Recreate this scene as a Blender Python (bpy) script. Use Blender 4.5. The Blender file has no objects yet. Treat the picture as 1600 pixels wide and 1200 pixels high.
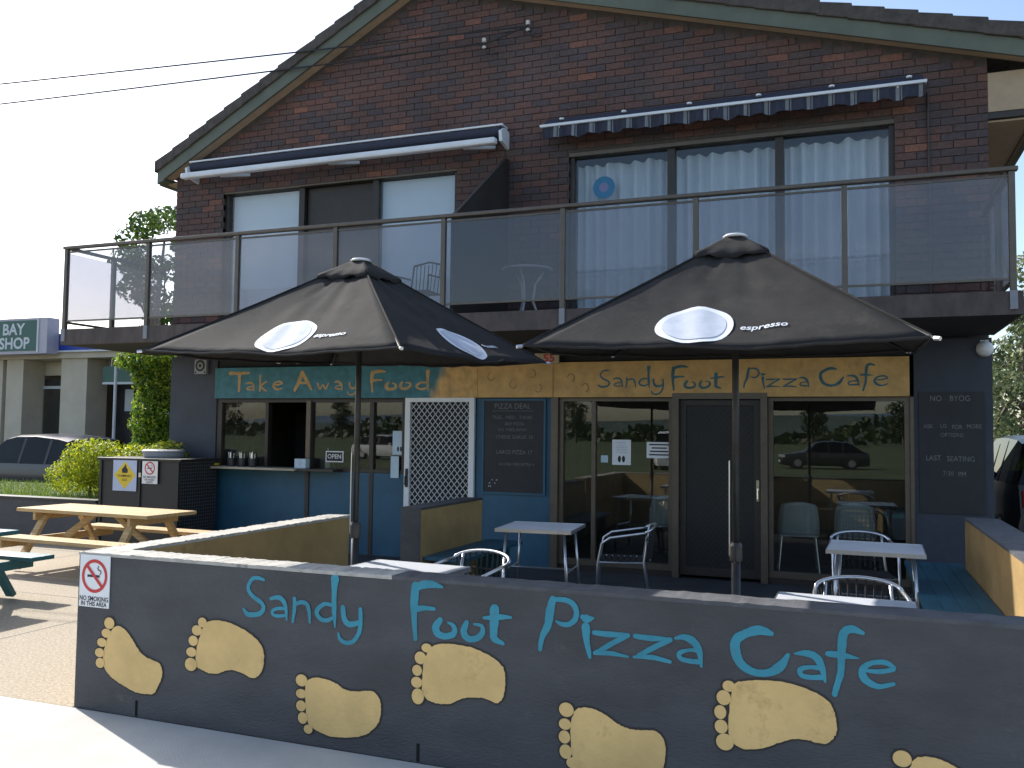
import bpy, math, random
from mathutils import Vector, Matrix
random.seed(7)
R = math.radians
S = bpy.context.scene
COL = S.collection
# ---------------------------------------------------------------- camera, sky, sun, exposure
cam_d = bpy.data.cameras.new('camera'); cam = bpy.data.objects.new('camera', cam_d); COL.objects.link(cam)
cam_d.sensor_width = 36; cam_d.lens = 1383.99 / 1600 * 36; cam_d.clip_start = .05; cam_d.clip_end = 2000
PITCH, ROLL, YAW = R(3.12256), R(.69011), R(21.02169)
_f = Vector((-math.sin(YAW) * math.cos(PITCH), math.cos(YAW) * math.cos(PITCH), math.sin(PITCH)))
_r = Vector((math.cos(YAW), math.sin(YAW), 0)); _u = _r.cross(_f)
_r2 = math.cos(ROLL) * _r + math.sin(ROLL) * _u; _u2 = -math.sin(ROLL) * _r + math.cos(ROLL) * _u
cam.matrix_world = Matrix(((_r2.x, _u2.x, -_f.x, 0), (_r2.y, _u2.y, -_f.y, 0), (_r2.z, _u2.z, -_f.z, 1.65), (0, 0, 0, 1)))
S.camera = cam
SUN_TO = Vector((-1.135, .52, .93)).normalized()          # towards the sun
elev = math.asin(SUN_TO.z); azim = math.atan2(SUN_TO.x, SUN_TO.y)
W = bpy.data.worlds.new('World'); S.world = W; W.use_nodes = True
wn = W.node_tree.nodes; wl = W.node_tree.links; wn.clear()
sky = wn.new('ShaderNodeTexSky'); sky.sky_type = 'NISHITA'; sky.sun_disc = False
sky.sun_elevation = elev; sky.sun_rotation = azim % (2 * math.pi)
sky.altitude = 10; sky.air_density = 1.0; sky.dust_density = 1.5; sky.ozone_density = 1.0
tc = wn.new('ShaderNodeTexCoord'); mp = wn.new('ShaderNodeMapping'); mp.inputs['Scale'].default_value = (1, 1, 2.6)
nz = wn.new('ShaderNodeTexNoise'); nz.inputs['Scale'].default_value = 2.3; nz.inputs['Detail'].default_value = 7; nz.inputs['Roughness'].default_value = .58
rp = wn.new('ShaderNodeValToRGB'); rp.color_ramp.elements[0].position = .56; rp.color_ramp.elements[1].position = .80
rp.color_ramp.elements[0].color = (0, 0, 0, 1); rp.color_ramp.elements[1].color = (.6, .6, .6, 1)
mx = wn.new('ShaderNodeMixRGB'); mx.inputs[2].default_value = (8.5, 8.6, 8.8, 1)
bg = wn.new('ShaderNodeBackground'); bg.inputs['Strength'].default_value = .14
wo = wn.new('ShaderNodeOutputWorld')
wl.new(tc.outputs['Generated'], mp.inputs[0]); wl.new(mp.outputs[0], nz.inputs['Vector']); wl.new(nz.outputs[0], rp.inputs[0])
wl.new(rp.outputs[0], mx.inputs[0]); wl.new(sky.outputs[0], mx.inputs[1]); wl.new(mx.outputs[0], bg.inputs[0]); wl.new(bg.outputs[0], wo.inputs[0])
sun_d = bpy.data.lights.new('sun', 'SUN'); sun_d.energy = 4.1; sun_d.angle = R(.53); sun_d.color = (1, .955, .88)
sun = bpy.data.objects.new('sun', sun_d); COL.objects.link(sun); sun.rotation_euler = (-SUN_TO).to_track_quat('-Z', 'Y').to_euler(); sun.location = (-20, 10, 20)
S.view_settings.view_transform = 'Standard'; S.view_settings.look = 'None'; S.view_settings.gamma = 1
S.view_settings.use_curve_mapping = False; S.view_settings.exposure = .86
S.cycles.max_bounces = 6; S.cycles.diffuse_bounces = 3; S.cycles.glossy_bounces = 3; S.cycles.transparent_max_bounces = 12

# ---------------------------------------------------------------- materials
def _nt(name):
    m = bpy.data.materials.new(name); m.use_nodes = True; n = m.node_tree.nodes; n.clear()
    return m, n, m.node_tree.links
def mat(name, col, rough=.6, var=.15, scale=5., bump=0., bscale=60., metal=0., spec=.5, col2=None, stretch=None, detail=6, lo=.35, hi=.65, trans=0., stain=None):
    m, n, l = _nt(name)
    o = n.new('ShaderNodeOutputMaterial'); b = n.new('ShaderNodeBsdfPrincipled'); t = n.new('ShaderNodeTexCoord')
    mp = n.new('ShaderNodeMapping'); l.new(t.outputs['Object'], mp.inputs[0])
    if stretch: mp.inputs['Scale'].default_value = stretch
    nz = n.new('ShaderNodeTexNoise'); nz.inputs['Scale'].default_value = scale; nz.inputs['Detail'].default_value = detail; nz.inputs['Roughness'].default_value = .62
    l.new(mp.outputs[0], nz.inputs['Vector'])
    cr = n.new('ShaderNodeValToRGB'); e = cr.color_ramp.elements; e[0].position = lo; e[1].position = hi
    a = [c * (1 - var) for c in col]; bb = [min(1, c * (1 + var)) for c in col]
    if col2: a, bb = col, col2
    e[0].color = (*a, 1); e[1].color = (*bb, 1); l.new(nz.outputs[0], cr.inputs[0])
    csock = cr.outputs[0]
    if stain:
        n2 = n.new('ShaderNodeTexNoise'); n2.inputs['Scale'].default_value = stain[1]; n2.inputs['Detail'].default_value = 8; n2.inputs['Roughness'].default_value = .7
        l.new(t.outputs['Object'], n2.inputs['Vector'])
        r2 = n.new('ShaderNodeValToRGB'); r2.color_ramp.elements[0].position = stain[2]; r2.color_ramp.elements[1].position = stain[2] + .12
        r2.color_ramp.elements[0].color = (0, 0, 0, 1); r2.color_ramp.elements[1].color = (1, 1, 1, 1)
        mxr = n.new('ShaderNodeMixRGB'); mxr.inputs[2].default_value = (*stain[0], 1)
        l.new(n2.outputs[0], r2.inputs[0]); l.new(r2.outputs[0], mxr.inputs[0]); l.new(csock, mxr.inputs[1]); csock = mxr.outputs[0]
    l.new(csock, b.inputs['Base Color'])
    b.inputs['Roughness'].default_value = rough; b.inputs['Metallic'].default_value = metal
    b.inputs['Specular IOR Level'].default_value = spec
    if bump:
        nb = n.new('ShaderNodeTexNoise'); nb.inputs['Scale'].default_value = bscale; nb.inputs['Detail'].default_value = 5
        l.new(mp.outputs[0], nb.inputs['Vector'])
        bm = n.new('ShaderNodeBump'); bm.inputs['Strength'].default_value = min(1, bump); bm.inputs['Distance'].default_value = .004 * max(1, bump)
        l.new(nb.outputs[0], bm.inputs['Height']); l.new(bm.outputs[0], b.inputs['Normal'])
    if trans:
        tr = n.new('ShaderNodeBsdfTranslucent'); l.new(csock, tr.inputs[0]); ms = n.new('ShaderNodeMixShader'); ms.inputs[0].default_value = trans
        l.new(b.outputs[0], ms.inputs[1]); l.new(tr.outputs[0], ms.inputs[2]); l.new(ms.outputs[0], o.inputs[0])
    else: l.new(b.outputs[0], o.inputs[0])
    return m
def glass(name, tint, boost=1.7, dust=0., dustcol=(.5, .5, .5), rough=0.):
    m, n, l = _nt(name)
    o = n.new('ShaderNodeOutputMaterial'); tr = n.new('ShaderNodeBsdfTransparent'); tr.inputs[0].default_value = (*tint, 1)
    gl = n.new('ShaderNodeBsdfGlossy'); gl.inputs['Roughness'].default_value = rough
    # Schlick reflectance on |cos|, the same from both sides of a thin pane
    ge = n.new('ShaderNodeNewGeometry'); dt = n.new('ShaderNodeVectorMath'); dt.operation = 'DOT_PRODUCT'; l.new(ge.outputs['Normal'], dt.inputs[0]); l.new(ge.outputs['Incoming'], dt.inputs[1])
    ab = n.new('ShaderNodeMath'); ab.operation = 'ABSOLUTE'; l.new(dt.outputs['Value'], ab.inputs[0])
    om = n.new('ShaderNodeMath'); om.operation = 'SUBTRACT'; om.inputs[0].default_value = 1; l.new(ab.outputs[0], om.inputs[1])
    pw = n.new('ShaderNodeMath'); pw.operation = 'POWER'; pw.inputs[1].default_value = 5; l.new(om.outputs[0], pw.inputs[0])
    fr = n.new('ShaderNodeMath'); fr.operation = 'MULTIPLY_ADD'; fr.inputs[1].default_value = .96; fr.inputs[2].default_value = .04; l.new(pw.outputs[0], fr.inputs[0])
    mu = n.new('ShaderNodeMath'); mu.operation = 'MULTIPLY'; mu.inputs[1].default_value = boost; mu.use_clamp = True
    l.new(fr.outputs[0], mu.inputs[0]); ms = n.new('ShaderNodeMixShader'); l.new(mu.outputs[0], ms.inputs[0])
    base = tr.outputs[0]
    if dust:
        df = n.new('ShaderNodeBsdfDiffuse'); df.inputs[0].default_value = (*dustcol, 1)
        tl = n.new('ShaderNodeBsdfTranslucent'); tl.inputs[0].default_value = (*dustcol, 1)
        ad = n.new('ShaderNodeMixShader'); ad.inputs[0].default_value = .5; l.new(df.outputs[0], ad.inputs[1]); l.new(tl.outputs[0], ad.inputs[2])
        m2 = n.new('ShaderNodeMixShader'); m2.inputs[0].default_value = dust
        l.new(tr.outputs[0], m2.inputs[1]); l.new(ad.outputs[0], m2.inputs[2]); base = m2.outputs[0]
    l.new(base, ms.inputs[1]); l.new(gl.outputs[0], ms.inputs[2]); l.new(ms.outputs[0], o.inputs[0])
    return m
def brickmat():
    m, n, l = _nt('clinker_brick')
    o = n.new('ShaderNodeOutputMaterial'); b = n.new('ShaderNodeBsdfPrincipled')
    oi = n.new('ShaderNodeObjectInfo'); ge = n.new('ShaderNodeNewGeometry')
    ad = n.new('ShaderNodeMath'); ad.operation = 'ADD'; l.new(oi.outputs['Random'], ad.inputs[0]); l.new(ge.outputs['Random Per Island'], ad.inputs[1])
    fc = n.new('ShaderNodeMath'); fc.operation = 'FRACT'; l.new(ad.outputs[0], fc.inputs[0])
    cr = n.new('ShaderNodeValToRGB'); cr.color_ramp.interpolation = 'LINEAR'
    e = cr.color_ramp.elements; e[0].position = 0; e[0].color = (.088, .062, .068, 1); e[1].position = 1; e[1].color = (.27, .11, .07, 1)
    for p, c in ((.25, (.105, .068, .062)), (.5, (.128, .070, .060)), (.75, (.145, .071, .057)), (.96, (.165, .075, .056))):
        x = e.new(p); x.color = (*c, 1)
    l.new(fc.outputs[0], cr.inputs[0])
    t = n.new('ShaderNodeTexCoord'); nz = n.new('ShaderNodeTexNoise'); nz.inputs['Scale'].default_value = 28; nz.inputs['Detail'].default_value = 5
    l.new(ge.outputs['Position'], nz.inputs['Vector'])
    mr = n.new('ShaderNodeMapRange'); mr.inputs[1].default_value = .3; mr.inputs[2].default_value = .7; mr.inputs[3].default_value = .70; mr.inputs[4].default_value = 1.22
    l.new(nz.outputs[0], mr.inputs[0]); mu = n.new('ShaderNodeVectorMath'); mu.operation = 'SCALE'
    l.new(cr.outputs[0], mu.inputs[0]); n3 = n.new('ShaderNodeTexNoise'); n3.inputs['Scale'].default_value = .9; n3.inputs['Detail'].default_value = 6; l.new(ge.outputs['Position'], n3.inputs['Vector'])
    m3 = n.new('ShaderNodeMapRange'); m3.inputs[1].default_value = .32; m3.inputs[2].default_value = .68; m3.inputs[3].default_value = .68; m3.inputs[4].default_value = 1.08; l.new(n3.outputs[0], m3.inputs[0])
    mm = n.new('ShaderNodeMath'); mm.operation = 'MULTIPLY'; l.new(mr.outputs[0], mm.inputs[0]); l.new(m3.outputs[0], mm.inputs[1])
    l.new(mm.outputs[0], mu.inputs['Scale']); l.new(mu.outputs[0], b.inputs['Base Color'])
    bp = n.new('ShaderNodeBump'); bp.inputs['Strength'].default_value = .5; bp.inputs['Distance'].default_value = .004; l.new(nz.outputs[0], bp.inputs['Height']); l.new(bp.outputs[0], b.inputs['Normal'])
    b.inputs['Roughness'].default_value = .75; l.new(b.outputs[0], o.inputs[0])
    return m
def leafmat(name, cols, trans=.35):
    m, n, l = _nt(name)
    o = n.new('ShaderNodeOutputMaterial'); b = n.new('ShaderNodeBsdfPrincipled'); ge = n.new('ShaderNodeNewGeometry')
    cr = n.new('ShaderNodeValToRGB'); e = cr.color_ramp.elements; e[0].color = (*cols[0], 1); e[1].color = (*cols[-1], 1)
    for i, c in enumerate(cols[1:-1]): x = e.new((i + 1) / (len(cols) - 1)); x.color = (*c, 1)
    l.new(ge.outputs['Random Per Island'], cr.inputs[0]); l.new(cr.outputs[0], b.inputs['Base Color']); b.inputs['Roughness'].default_value = .5
    tr = n.new('ShaderNodeBsdfTranslucent'); l.new(cr.outputs[0], tr.inputs[0]); ms = n.new('ShaderNodeMixShader'); ms.inputs[0].default_value = trans
    l.new(b.outputs[0], ms.inputs[1]); l.new(tr.outputs[0], ms.inputs[2]); l.new(ms.outputs[0], o.inputs[0])
    return m
def gradmat(name, c1, c2, x0, x1, axis=0, noise=.12, tilt=0.):
    # two paints meeting softly on one board (brushed together)
    m, n, l = _nt(name)
    o = n.new('ShaderNodeOutputMaterial'); b = n.new('ShaderNodeBsdfPrincipled'); t = n.new('ShaderNodeTexCoord')
    sx = n.new('ShaderNodeSeparateXYZ'); l.new(t.outputs['Object'], sx.inputs[0])
    nz = n.new('ShaderNodeTexNoise'); nz.inputs['Scale'].default_value = 9; nz.inputs['Detail'].default_value = 7; l.new(t.outputs['Object'], nz.inputs['Vector'])
    m0 = n.new('ShaderNodeMath'); m0.operation = 'MULTIPLY_ADD'; l.new(nz.outputs[0], m0.inputs[0]); m0.inputs[1].default_value = noise; l.new(sx.outputs[axis], m0.inputs[2])
    m1 = n.new('ShaderNodeMath'); m1.operation = 'MULTIPLY_ADD'; l.new(sx.outputs[2], m1.inputs[0]); m1.inputs[1].default_value = tilt; l.new(m0.outputs[0], m1.inputs[2])
    mr = n.new('ShaderNodeMapRange'); mr.inputs[1].default_value = x0; mr.inputs[2].default_value = x1; l.new(m1.outputs[0], mr.inputs[0])
    mx = n.new('ShaderNodeMixRGB'); mx.inputs[1].default_value = (*c1, 1); mx.inputs[2].default_value = (*c2, 1); l.new(mr.outputs[0], mx.inputs[0])
    mv = n.new('ShaderNodeMapRange'); mv.inputs[1].default_value = .3; mv.inputs[2].default_value = .7; mv.inputs[3].default_value = .72; mv.inputs[4].default_value = 1.25; l.new(nz.outputs[0], mv.inputs[0])
    sc = n.new('ShaderNodeVectorMath'); sc.operation = 'SCALE'; l.new(mx.outputs[0], sc.inputs[0]); l.new(mv.outputs[0], sc.inputs['Scale'])
    l.new(sc.outputs[0], b.inputs['Base Color']); b.inputs['Roughness'].default_value = .5; l.new(b.outputs[0], o.inputs[0])
    return m
M = dict(
 brick=brickmat(), mortar=mat('dark_mortar', (.078, .063, .057), .9, .2, 12, .5),
 wallpaint=mat('charcoal_wall_paint', (.060, .061, .067), .66, .20, 1.7, 1.4, 38, stretch=(1, 1, 2.4), detail=9, stain=((.088, .086, .084), 4.2, .60)),
 pier=mat('blue_grey_paint', (.040, .046, .066), .6, .14, 3, .6, 40),
 ochre=mat('ochre_wall_paint', (.36, .235, .095), .7, .14, 3, .8, 40, stain=((.27, .18, .08), 4, .6)),
 ochrelite=mat('sand_wall_paint', (.50, .38, .19), .75, .15, 3, .8, 40),
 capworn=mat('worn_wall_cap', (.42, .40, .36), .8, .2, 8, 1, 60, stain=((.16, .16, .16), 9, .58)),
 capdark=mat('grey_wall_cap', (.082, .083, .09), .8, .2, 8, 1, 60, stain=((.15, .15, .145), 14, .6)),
 teal=mat('teal_wall_paint', (.022, .095, .16), .5, .14, 2.5, .3, 50),
 tealwood=mat('teal_timber_paint', (.022, .115, .14), .45, .16, 4, .4, 50, stretch=(1, 6, 6)),
 letterblue=mat('bright_blue_paint', (.030, .245, .335), .58, .15, 6, .9, 45, stain=((.045, .20, .26), 12, .57)),
 footsand=mat('sand_foot_paint', (.70, .47, .185), .62, .10, 4, 1, 38, stain=((.55, .365, .14), 6, .57)),
 footline=mat('dark_outline_paint', (.028, .026, .026), .7, .1),
 fasgold=mat('gold_fascia_paint', (.62, .36, .12), .55, .14, 7, .2, 40, stain=((.46, .26, .09), 5, .6)),
 fastext=mat('teal_lettering', (.030, .125, .155), .5, .2, 12),
 goldtext=mat('gold_lettering', (.50, .31, .12), .5, .2, 12),
 faspaint=gradmat('teal_to_gold_fascia', (.035, .17, .21), (.62, .36, .12), -6.15, -6.02, noise=.1, tilt=-.5),
 barge=mat('green_grey_barge_paint', (.112, .122, .088), .5, .12, 3),
 tile=mat('brown_roof_tile', (.075, .060, .052), .75, .3, 9, .8, 60),
 soffit=mat('cream_soffit', (.44, .32, .21), .7, .08),
 bronze=mat('bronze_anodised_frame', (.135, .105, .078), .42, .1, 10, metal=.35),
 bronze_dk=mat('dark_bronze_frame', (.045, .036, .030), .45, .1, 10, metal=.2),
 rail=mat('bronze_rail', (.12, .10, .082), .4, .1, 8, metal=.35),
 slab=mat('brown_balcony_edge', (.075, .058, .054), .75, .28, 3, .7, 40, stretch=(2.5, 1, 1)),
 slabgrey=mat('grey_bracket', (.22, .23, .26), .6, .1),
 under=mat('charcoal_soffit', (.028, .028, .030), .8, .15),
 white=mat('white_enamel', (.78, .78, .78), .35, .04, 4),
 offwhite=mat('offwhite_powdercoat', (.62, .64, .66), .4, .06, 4),
 paper=mat('white_paper', (.80, .80, .80), .7, .03), paperblue=mat('pale_blue_paper', (.50, .62, .70), .7, .05),
 black=mat('black_paint', (.018, .018, .019), .5, .15), chalk=mat('chalkboard', (.022, .022, .026), .6, .2, 5),
 chalktext=mat('faded_chalk', (.19, .19, .19), .9, .25, 30), ink=mat('black_ink', (.02, .02, .022), .6, .05),
 red=mat('sign_red', (.55, .035, .035), .45, .05), yellow=mat('sign_yellow', (.72, .52, .03), .5, .06), signblue=mat('pale_blue_sign', (.45, .52, .70), .5, .06),
 canvas=mat('black_canvas', (.034, .032, .031), .88, .16, 5, .7, 240, spec=.16, stain=((.050, .046, .042), 3.0, .55)), canvaslite=mat('white_print', (.72, .74, .78), .7, .04), canvasgrey=mat('pale_print', (.52, .55, .62), .8, .08, 14),
 pole=mat('dark_umbrella_pole', (.045, .043, .042), .45, .2, 9, metal=.3), alu=mat('aluminium_tube', (.72, .73, .75), .28, .06, 8, metal=.9),
 tabletop=mat('white_table_top', (.66, .68, .72), .3, .05, 6), wicker=mat('black_weave', (.02, .02, .021), .7, .25, 60, 1, 120),
 pine=mat('yellow_pine', (.54, .37, .17), .65, .26, 4, .9, 60, stretch=(1, 14, 14), stain=((.40, .27, .12), 3, .6)),
 paving=mat('pale_concrete_path', (.47, .455, .42), .85, .10, 1.6, .5, 90, stain=((.37, .36, .335), 2.2, .6)),
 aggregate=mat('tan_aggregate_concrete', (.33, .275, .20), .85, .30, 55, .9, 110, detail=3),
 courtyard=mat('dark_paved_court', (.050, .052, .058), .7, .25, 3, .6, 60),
 asphalt=mat('asphalt', (.055, .055, .056), .9, .25, 30, .8, 90), kerb=mat('kerb_concrete', (.36, .35, .33), .85, .12),
 lawn=mat('lawn', (.075, .10, .035), .9, .35, .35, .8, 40, stain=((.13, .12, .05), .12, .55)), soil=mat('ground_earth', (.12, .10, .07), .95, .3, .6),
 blind=mat('roller_blind', (.68, .72, .76), .8, .03, 2), curtain=mat('sheer_curtain', (.62, .66, .71), .85, .04, 3, trans=.12), lace=mat('brown_pelmet', (.10, .085, .07), .8, .2, 9),
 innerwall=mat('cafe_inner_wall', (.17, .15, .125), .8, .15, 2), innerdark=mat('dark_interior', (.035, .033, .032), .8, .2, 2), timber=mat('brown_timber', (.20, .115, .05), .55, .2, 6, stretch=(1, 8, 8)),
 greychair=mat('grey_blue_plastic', (.36, .43, .46), .45, .06), chrome=mat('chrome', (.8, .8, .8), .15, .03, metal=1.),
 navy=mat('navy_awning_fabric', (.028, .031, .052), .8, .12, 12), awnwhite=mat('awning_white_bar', (.74, .75, .78), .35, .05), awngrey=mat('pale_awning_stripe', (.20, .21, .225), .8, .12, 20),
 glass=glass('window_glass', (.90, .91, .89), 1.7, .018, (.42, .38, .32)), upglass=glass('upper_window_glass', (.95, .97, .98), 1.1),
 balglass=glass('tinted_balustrade_glass', (.79, .78, .80), 1.4, .05, (.40, .39, .46)), carglass=glass('car_glass', (.12, .13, .13), .8),
 cream=mat('cream_render', (.56, .49, .38), .8, .07, 2, .3, 60), shopgreen=mat('shop_sign_green', (.02, .105, .085), .4, .08), shopblue=mat('blue_fascia', (.012, .05, .34), .45, .08),
 shopdark=mat('shop_dark_window', (.035, .033, .033), .3, .3, 3), signlilac=mat('lilac_box_sign', (.50, .46, .52), .5, .06),
 carblue=mat('dark_blue_car_paint', (.018, .024, .045), .22, .06, spec=.7), cargrey=mat('dark_grey_car_paint', (.030, .028, .030), .25, .06, spec=.7), carwhite=mat('white_car_paint', (.75, .75, .76), .25, .03, spec=.6),
 rubber=mat('tyre_rubber', (.02, .02, .02), .8, .1), rim=mat('alloy_rim', (.5, .5, .52), .3, .05, metal=.8), lamp=mat('lamp_lens', (.75, .75, .75), .15, .02), tail=mat('tail_lamp', (.4, .02, .02), .2, .02),
 bark=mat('bark', (.11, .085, .065), .9, .3, 8, 1, 30, stretch=(1, 1, .3)),
 leafhedge=leafmat('golden_hedge_leaf', ((.14, .22, .012), (.36, .44, .02), (.68, .64, .04)), .45), leafivy=leafmat('climber_leaf', ((.045, .11, .014), (.11, .21, .02), (.42, .50, .05)), .55),
 leaftree=leafmat('tree_leaf', ((.035, .075, .015), (.07, .13, .02), (.14, .20, .03))), leafgum=leafmat('gum_leaf', ((.07, .11, .04), (.13, .17, .07), (.26, .28, .14))), leaflime=leafmat('lime_bush_leaf', ((.15, .27, .03), (.28, .42, .05), (.40, .50, .08))),
 leafdark=leafmat('park_tree_leaf', ((.02, .04, .012), (.04, .07, .02), (.07, .10, .03))), grassblade=leafmat('grass_blade', ((.06, .12, .02), (.14, .22, .03), (.25, .30, .05))),
 slot=mat('dark_slot', (.022, .022, .022), .95, .1, spec=0.), palegrey=mat('pale_grey_enamel', (.42, .43, .44), .5, .06),
 cable=mat('black_cable', (.02, .02, .02), .6, .1), ceramic=mat('white_insulator', (.7, .7, .68), .3, .03), cagegrey=mat('grey_plastic_lid', (.30, .31, .34), .5, .08),
 cup=mat('dark_cup', (.03, .032, .04), .4, .1), hill=mat('far_hill', (.06, .09, .07), .95, .2, .05), hillblue=mat('far_range', (.10, .15, .2), .95, .15, .02), roofred=mat('terracotta_roof', (.30, .09, .05), .8, .2, 3),
 sticker=mat('blue_sticker', (.03, .18, .33), .5, .05), pinkish=mat('pink_print', (.20, .20, .36), .5, .05), slat=mat('bench_slat', (.02, .10, .15), .5, .14, 4, stretch=(6, 1, 6)),
)
# perforated black steel
def perfmat():
    m, n, l = _nt('perforated_black_steel')
    o = n.new('ShaderNodeOutputMaterial'); b = n.new('ShaderNodeBsdfPrincipled'); t = n.new('ShaderNodeTexCoord')
    v = n.new('ShaderNodeTexVoronoi'); v.inputs['Scale'].default_value = 22; v.inputs['Randomness'].default_value = .12; l.new(t.outputs['Object'], v.inputs['Vector'])
    cr = n.new('ShaderNodeValToRGB'); e = cr.color_ramp.elements; e[0].position = .25; e[0].color = (.11, .11, .12, 1); e[1].position = .33; e[1].color = (.016, .016, .018, 1)
    l.new(v.outputs[0], cr.inputs[0]); l.new(cr.outputs[0], b.inputs['Base Color']); b.inputs['Roughness'].default_value = .5; l.new(b.outputs[0], o.inputs[0])
    return m
M['perf'] = perfmat()

# ---------------------------------------------------------------- mesh helpers
class MB:
    def __init__(s): s.v = []; s.f = []
    def add(s, v, f):
        k = len(s.v); s.v += [tuple(p) for p in v]; s.f += [tuple(i + k for i in q) for q in f]; return s
    def box(s, x0, x1, y0, y1, z0, z1):
        return s.add([(x0, y0, z0), (x1, y0, z0), (x1, y1, z0), (x0, y1, z0), (x0, y0, z1), (x1, y0, z1), (x1, y1, z1), (x0, y1, z1)],
                     [(3, 2, 1, 0), (4, 5, 6, 7), (0, 1, 5, 4), (1, 2, 6, 5), (2, 3, 7, 6), (3, 0, 4, 7)])
    def bar(s, a, b, w, h, up=(0, 0, 1)):
        a = Vector(a); b = Vector(b); d = (b - a).normalized(); u = Vector(up)
        if abs(d.dot(u)) > .98: u = Vector((0, 1, 0))
        x = d.cross(u).normalized(); y = x.cross(d).normalized(); x *= w / 2; y *= h / 2
        v = [a - x - y, a + x - y, a + x + y, a - x + y, b - x - y, b + x - y, b + x + y, b - x + y]
        return s.add(v, [(0, 1, 2, 3), (7, 6, 5, 4), (0, 4, 5, 1), (1, 5, 6, 2), (2, 6, 7, 3), (3, 7, 4, 0)])
    def tube(s, pts, r, n=8, closed=False):
        pts = [Vector(p) for p in pts]; N = len(pts); v = []; f = []; prev = None
        for i, p in enumerate(pts):
            a = pts[i - 1] if (i or closed) else p; b = pts[(i + 1) % N] if (i < N - 1 or closed) else p
            d = (b - a).normalized()
            if prev is None:
                u = Vector((0, 0, 1)) if abs(d.z) < .9 else Vector((1, 0, 0)); x = d.cross(u).normalized()
            else: x = (prev - d * prev.dot(d)).normalized()
            prev = x; y = d.cross(x); rr = r[i] if isinstance(r, (list, tuple)) else r
            v += [p + (x * math.cos(2 * math.pi * k / n) + y * math.sin(2 * math.pi * k / n)) * rr for k in range(n)]
        for i in range(N if closed else N - 1):
            for k in range(n): f.append((i * n + k, i * n + (k + 1) % n, ((i + 1) % N) * n + (k + 1) % n, ((i + 1) % N) * n + k))
        if not closed: f += [tuple(reversed(range(n))), tuple((N - 1) * n + k for k in range(n))]
        return s.add(v, f)
    def lathe(s, c, prof, n=20):
        v = []; f = []
        for r, z in prof: v += [(c[0] + r * math.cos(2 * math.pi * k / n), c[1] + r * math.sin(2 * math.pi * k / n), c[2] + z) for k in range(n)]
        for i in range(len(prof) - 1):
            for k in range(n): f.append((i * n + k, i * n + (k + 1) % n, (i + 1) * n + (k + 1) % n, (i + 1) * n + k))
        f += [tuple(reversed(range(n))), tuple((len(prof) - 1) * n + k for k in range(n))]
        return s.add(v, f)
    def prism(s, poly, y0, y1):      # polygon in XZ extruded along Y
        n = len(poly); v = [(x, y0, z) for x, z in poly] + [(x, y1, z) for x, z in poly]
        return s.add(v, [tuple(range(n)), tuple(reversed(range(n, 2 * n)))] + [(i, i + n, (i + 1) % n + n, (i + 1) % n) for i in range(n)])
    def prismx(s, poly, x0, x1):     # polygon in YZ extruded along X
        n = len(poly); v = [(x0, y, z) for y, z in poly] + [(x1, y, z) for y, z in poly]
        return s.add(v, [tuple(reversed(range(n))), tuple(range(n, 2 * n))] + [((i + 1) % n, (i + 1) % n + n, i + n, i) for i in range(n)])
    def build(s, name, m, parent=None, smooth=False, bevel=0, loc=None, **tags):
        me = bpy.data.meshes.new(name); me.from_pydata(s.v, [], s.f); me.update()
        return mkobj(name, me, m, parent, smooth, bevel, loc, **tags)
def mkobj(name, me, m=None, parent=None, smooth=False, bevel=0, loc=None, **tags):
    if m is not None and not me.materials: me.materials.append(M[m] if isinstance(m, str) else m)
    o = bpy.data.objects.new(name, me); COL.objects.link(o)
    if parent: o.parent = parent
    if loc: o.location = loc
    if smooth:
        for p in me.polygons: p.use_smooth = True
    if bevel:
        b = o.modifiers.new('bevel', 'BEVEL'); b.width = bevel; b.segments = 2; b.limit_method = 'ANGLE'
    tag(o, **tags); return o
def tag(o, label=None, category=None, group=None, kind=None):
    for k, v in (('label', label), ('category', category), ('group', group), ('kind', kind)):
        if v: o[k] = v
    return o
def empty(name, loc=(0, 0, 0), rz=0, **tags):
    o = bpy.data.objects.new(name, None); COL.objects.link(o); o.location = loc; o.rotation_euler.z = rz; o.empty_display_size = .1
    return tag(o, **tags)
def copy_tree(o, parent=None):
    c = o.copy(); COL.objects.link(c); c.parent = parent
    for ch in list(o.children): copy_tree(ch, c)
    return c
def box(name, m, x0, x1, y0, y1, z0, z1, parent=None, bevel=0, **t): return MB().box(x0, x1, y0, y1, z0, z1).build(name, m, parent, bevel=bevel, **t)
def text_mesh(txt, size, bold=0., spacing=1.):
    c = bpy.data.curves.new('txt', 'FONT'); c.body = txt; c.size = size; c.align_x = 'CENTER'; c.align_y = 'CENTER'; c.offset = bold; c.space_character = spacing; c.resolution_u = 3
    c.space_line = 1.0
    o = bpy.data.objects.new('txt', c); COL.objects.link(o); dg = bpy.context.evaluated_depsgraph_get(); dg.update()
    me = bpy.data.meshes.new_from_object(o.evaluated_get(dg)); me.materials.clear()
    bpy.data.objects.remove(o); return me
def text(name, txt, size, m, loc, parent=None, bold=0., sx=1., sz=1., spacing=1., shear=0., **t):
    # flat lettering standing in the XZ plane, read from -Y
    me = text_mesh(txt, size, bold, spacing)
    for v in me.vertices: x, y = v.co.x, v.co.y; v.co = ((x + shear * y) * sx + loc[0], loc[1], y * sz + loc[2])
    return mkobj(name, me, m, parent, **t)
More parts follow.
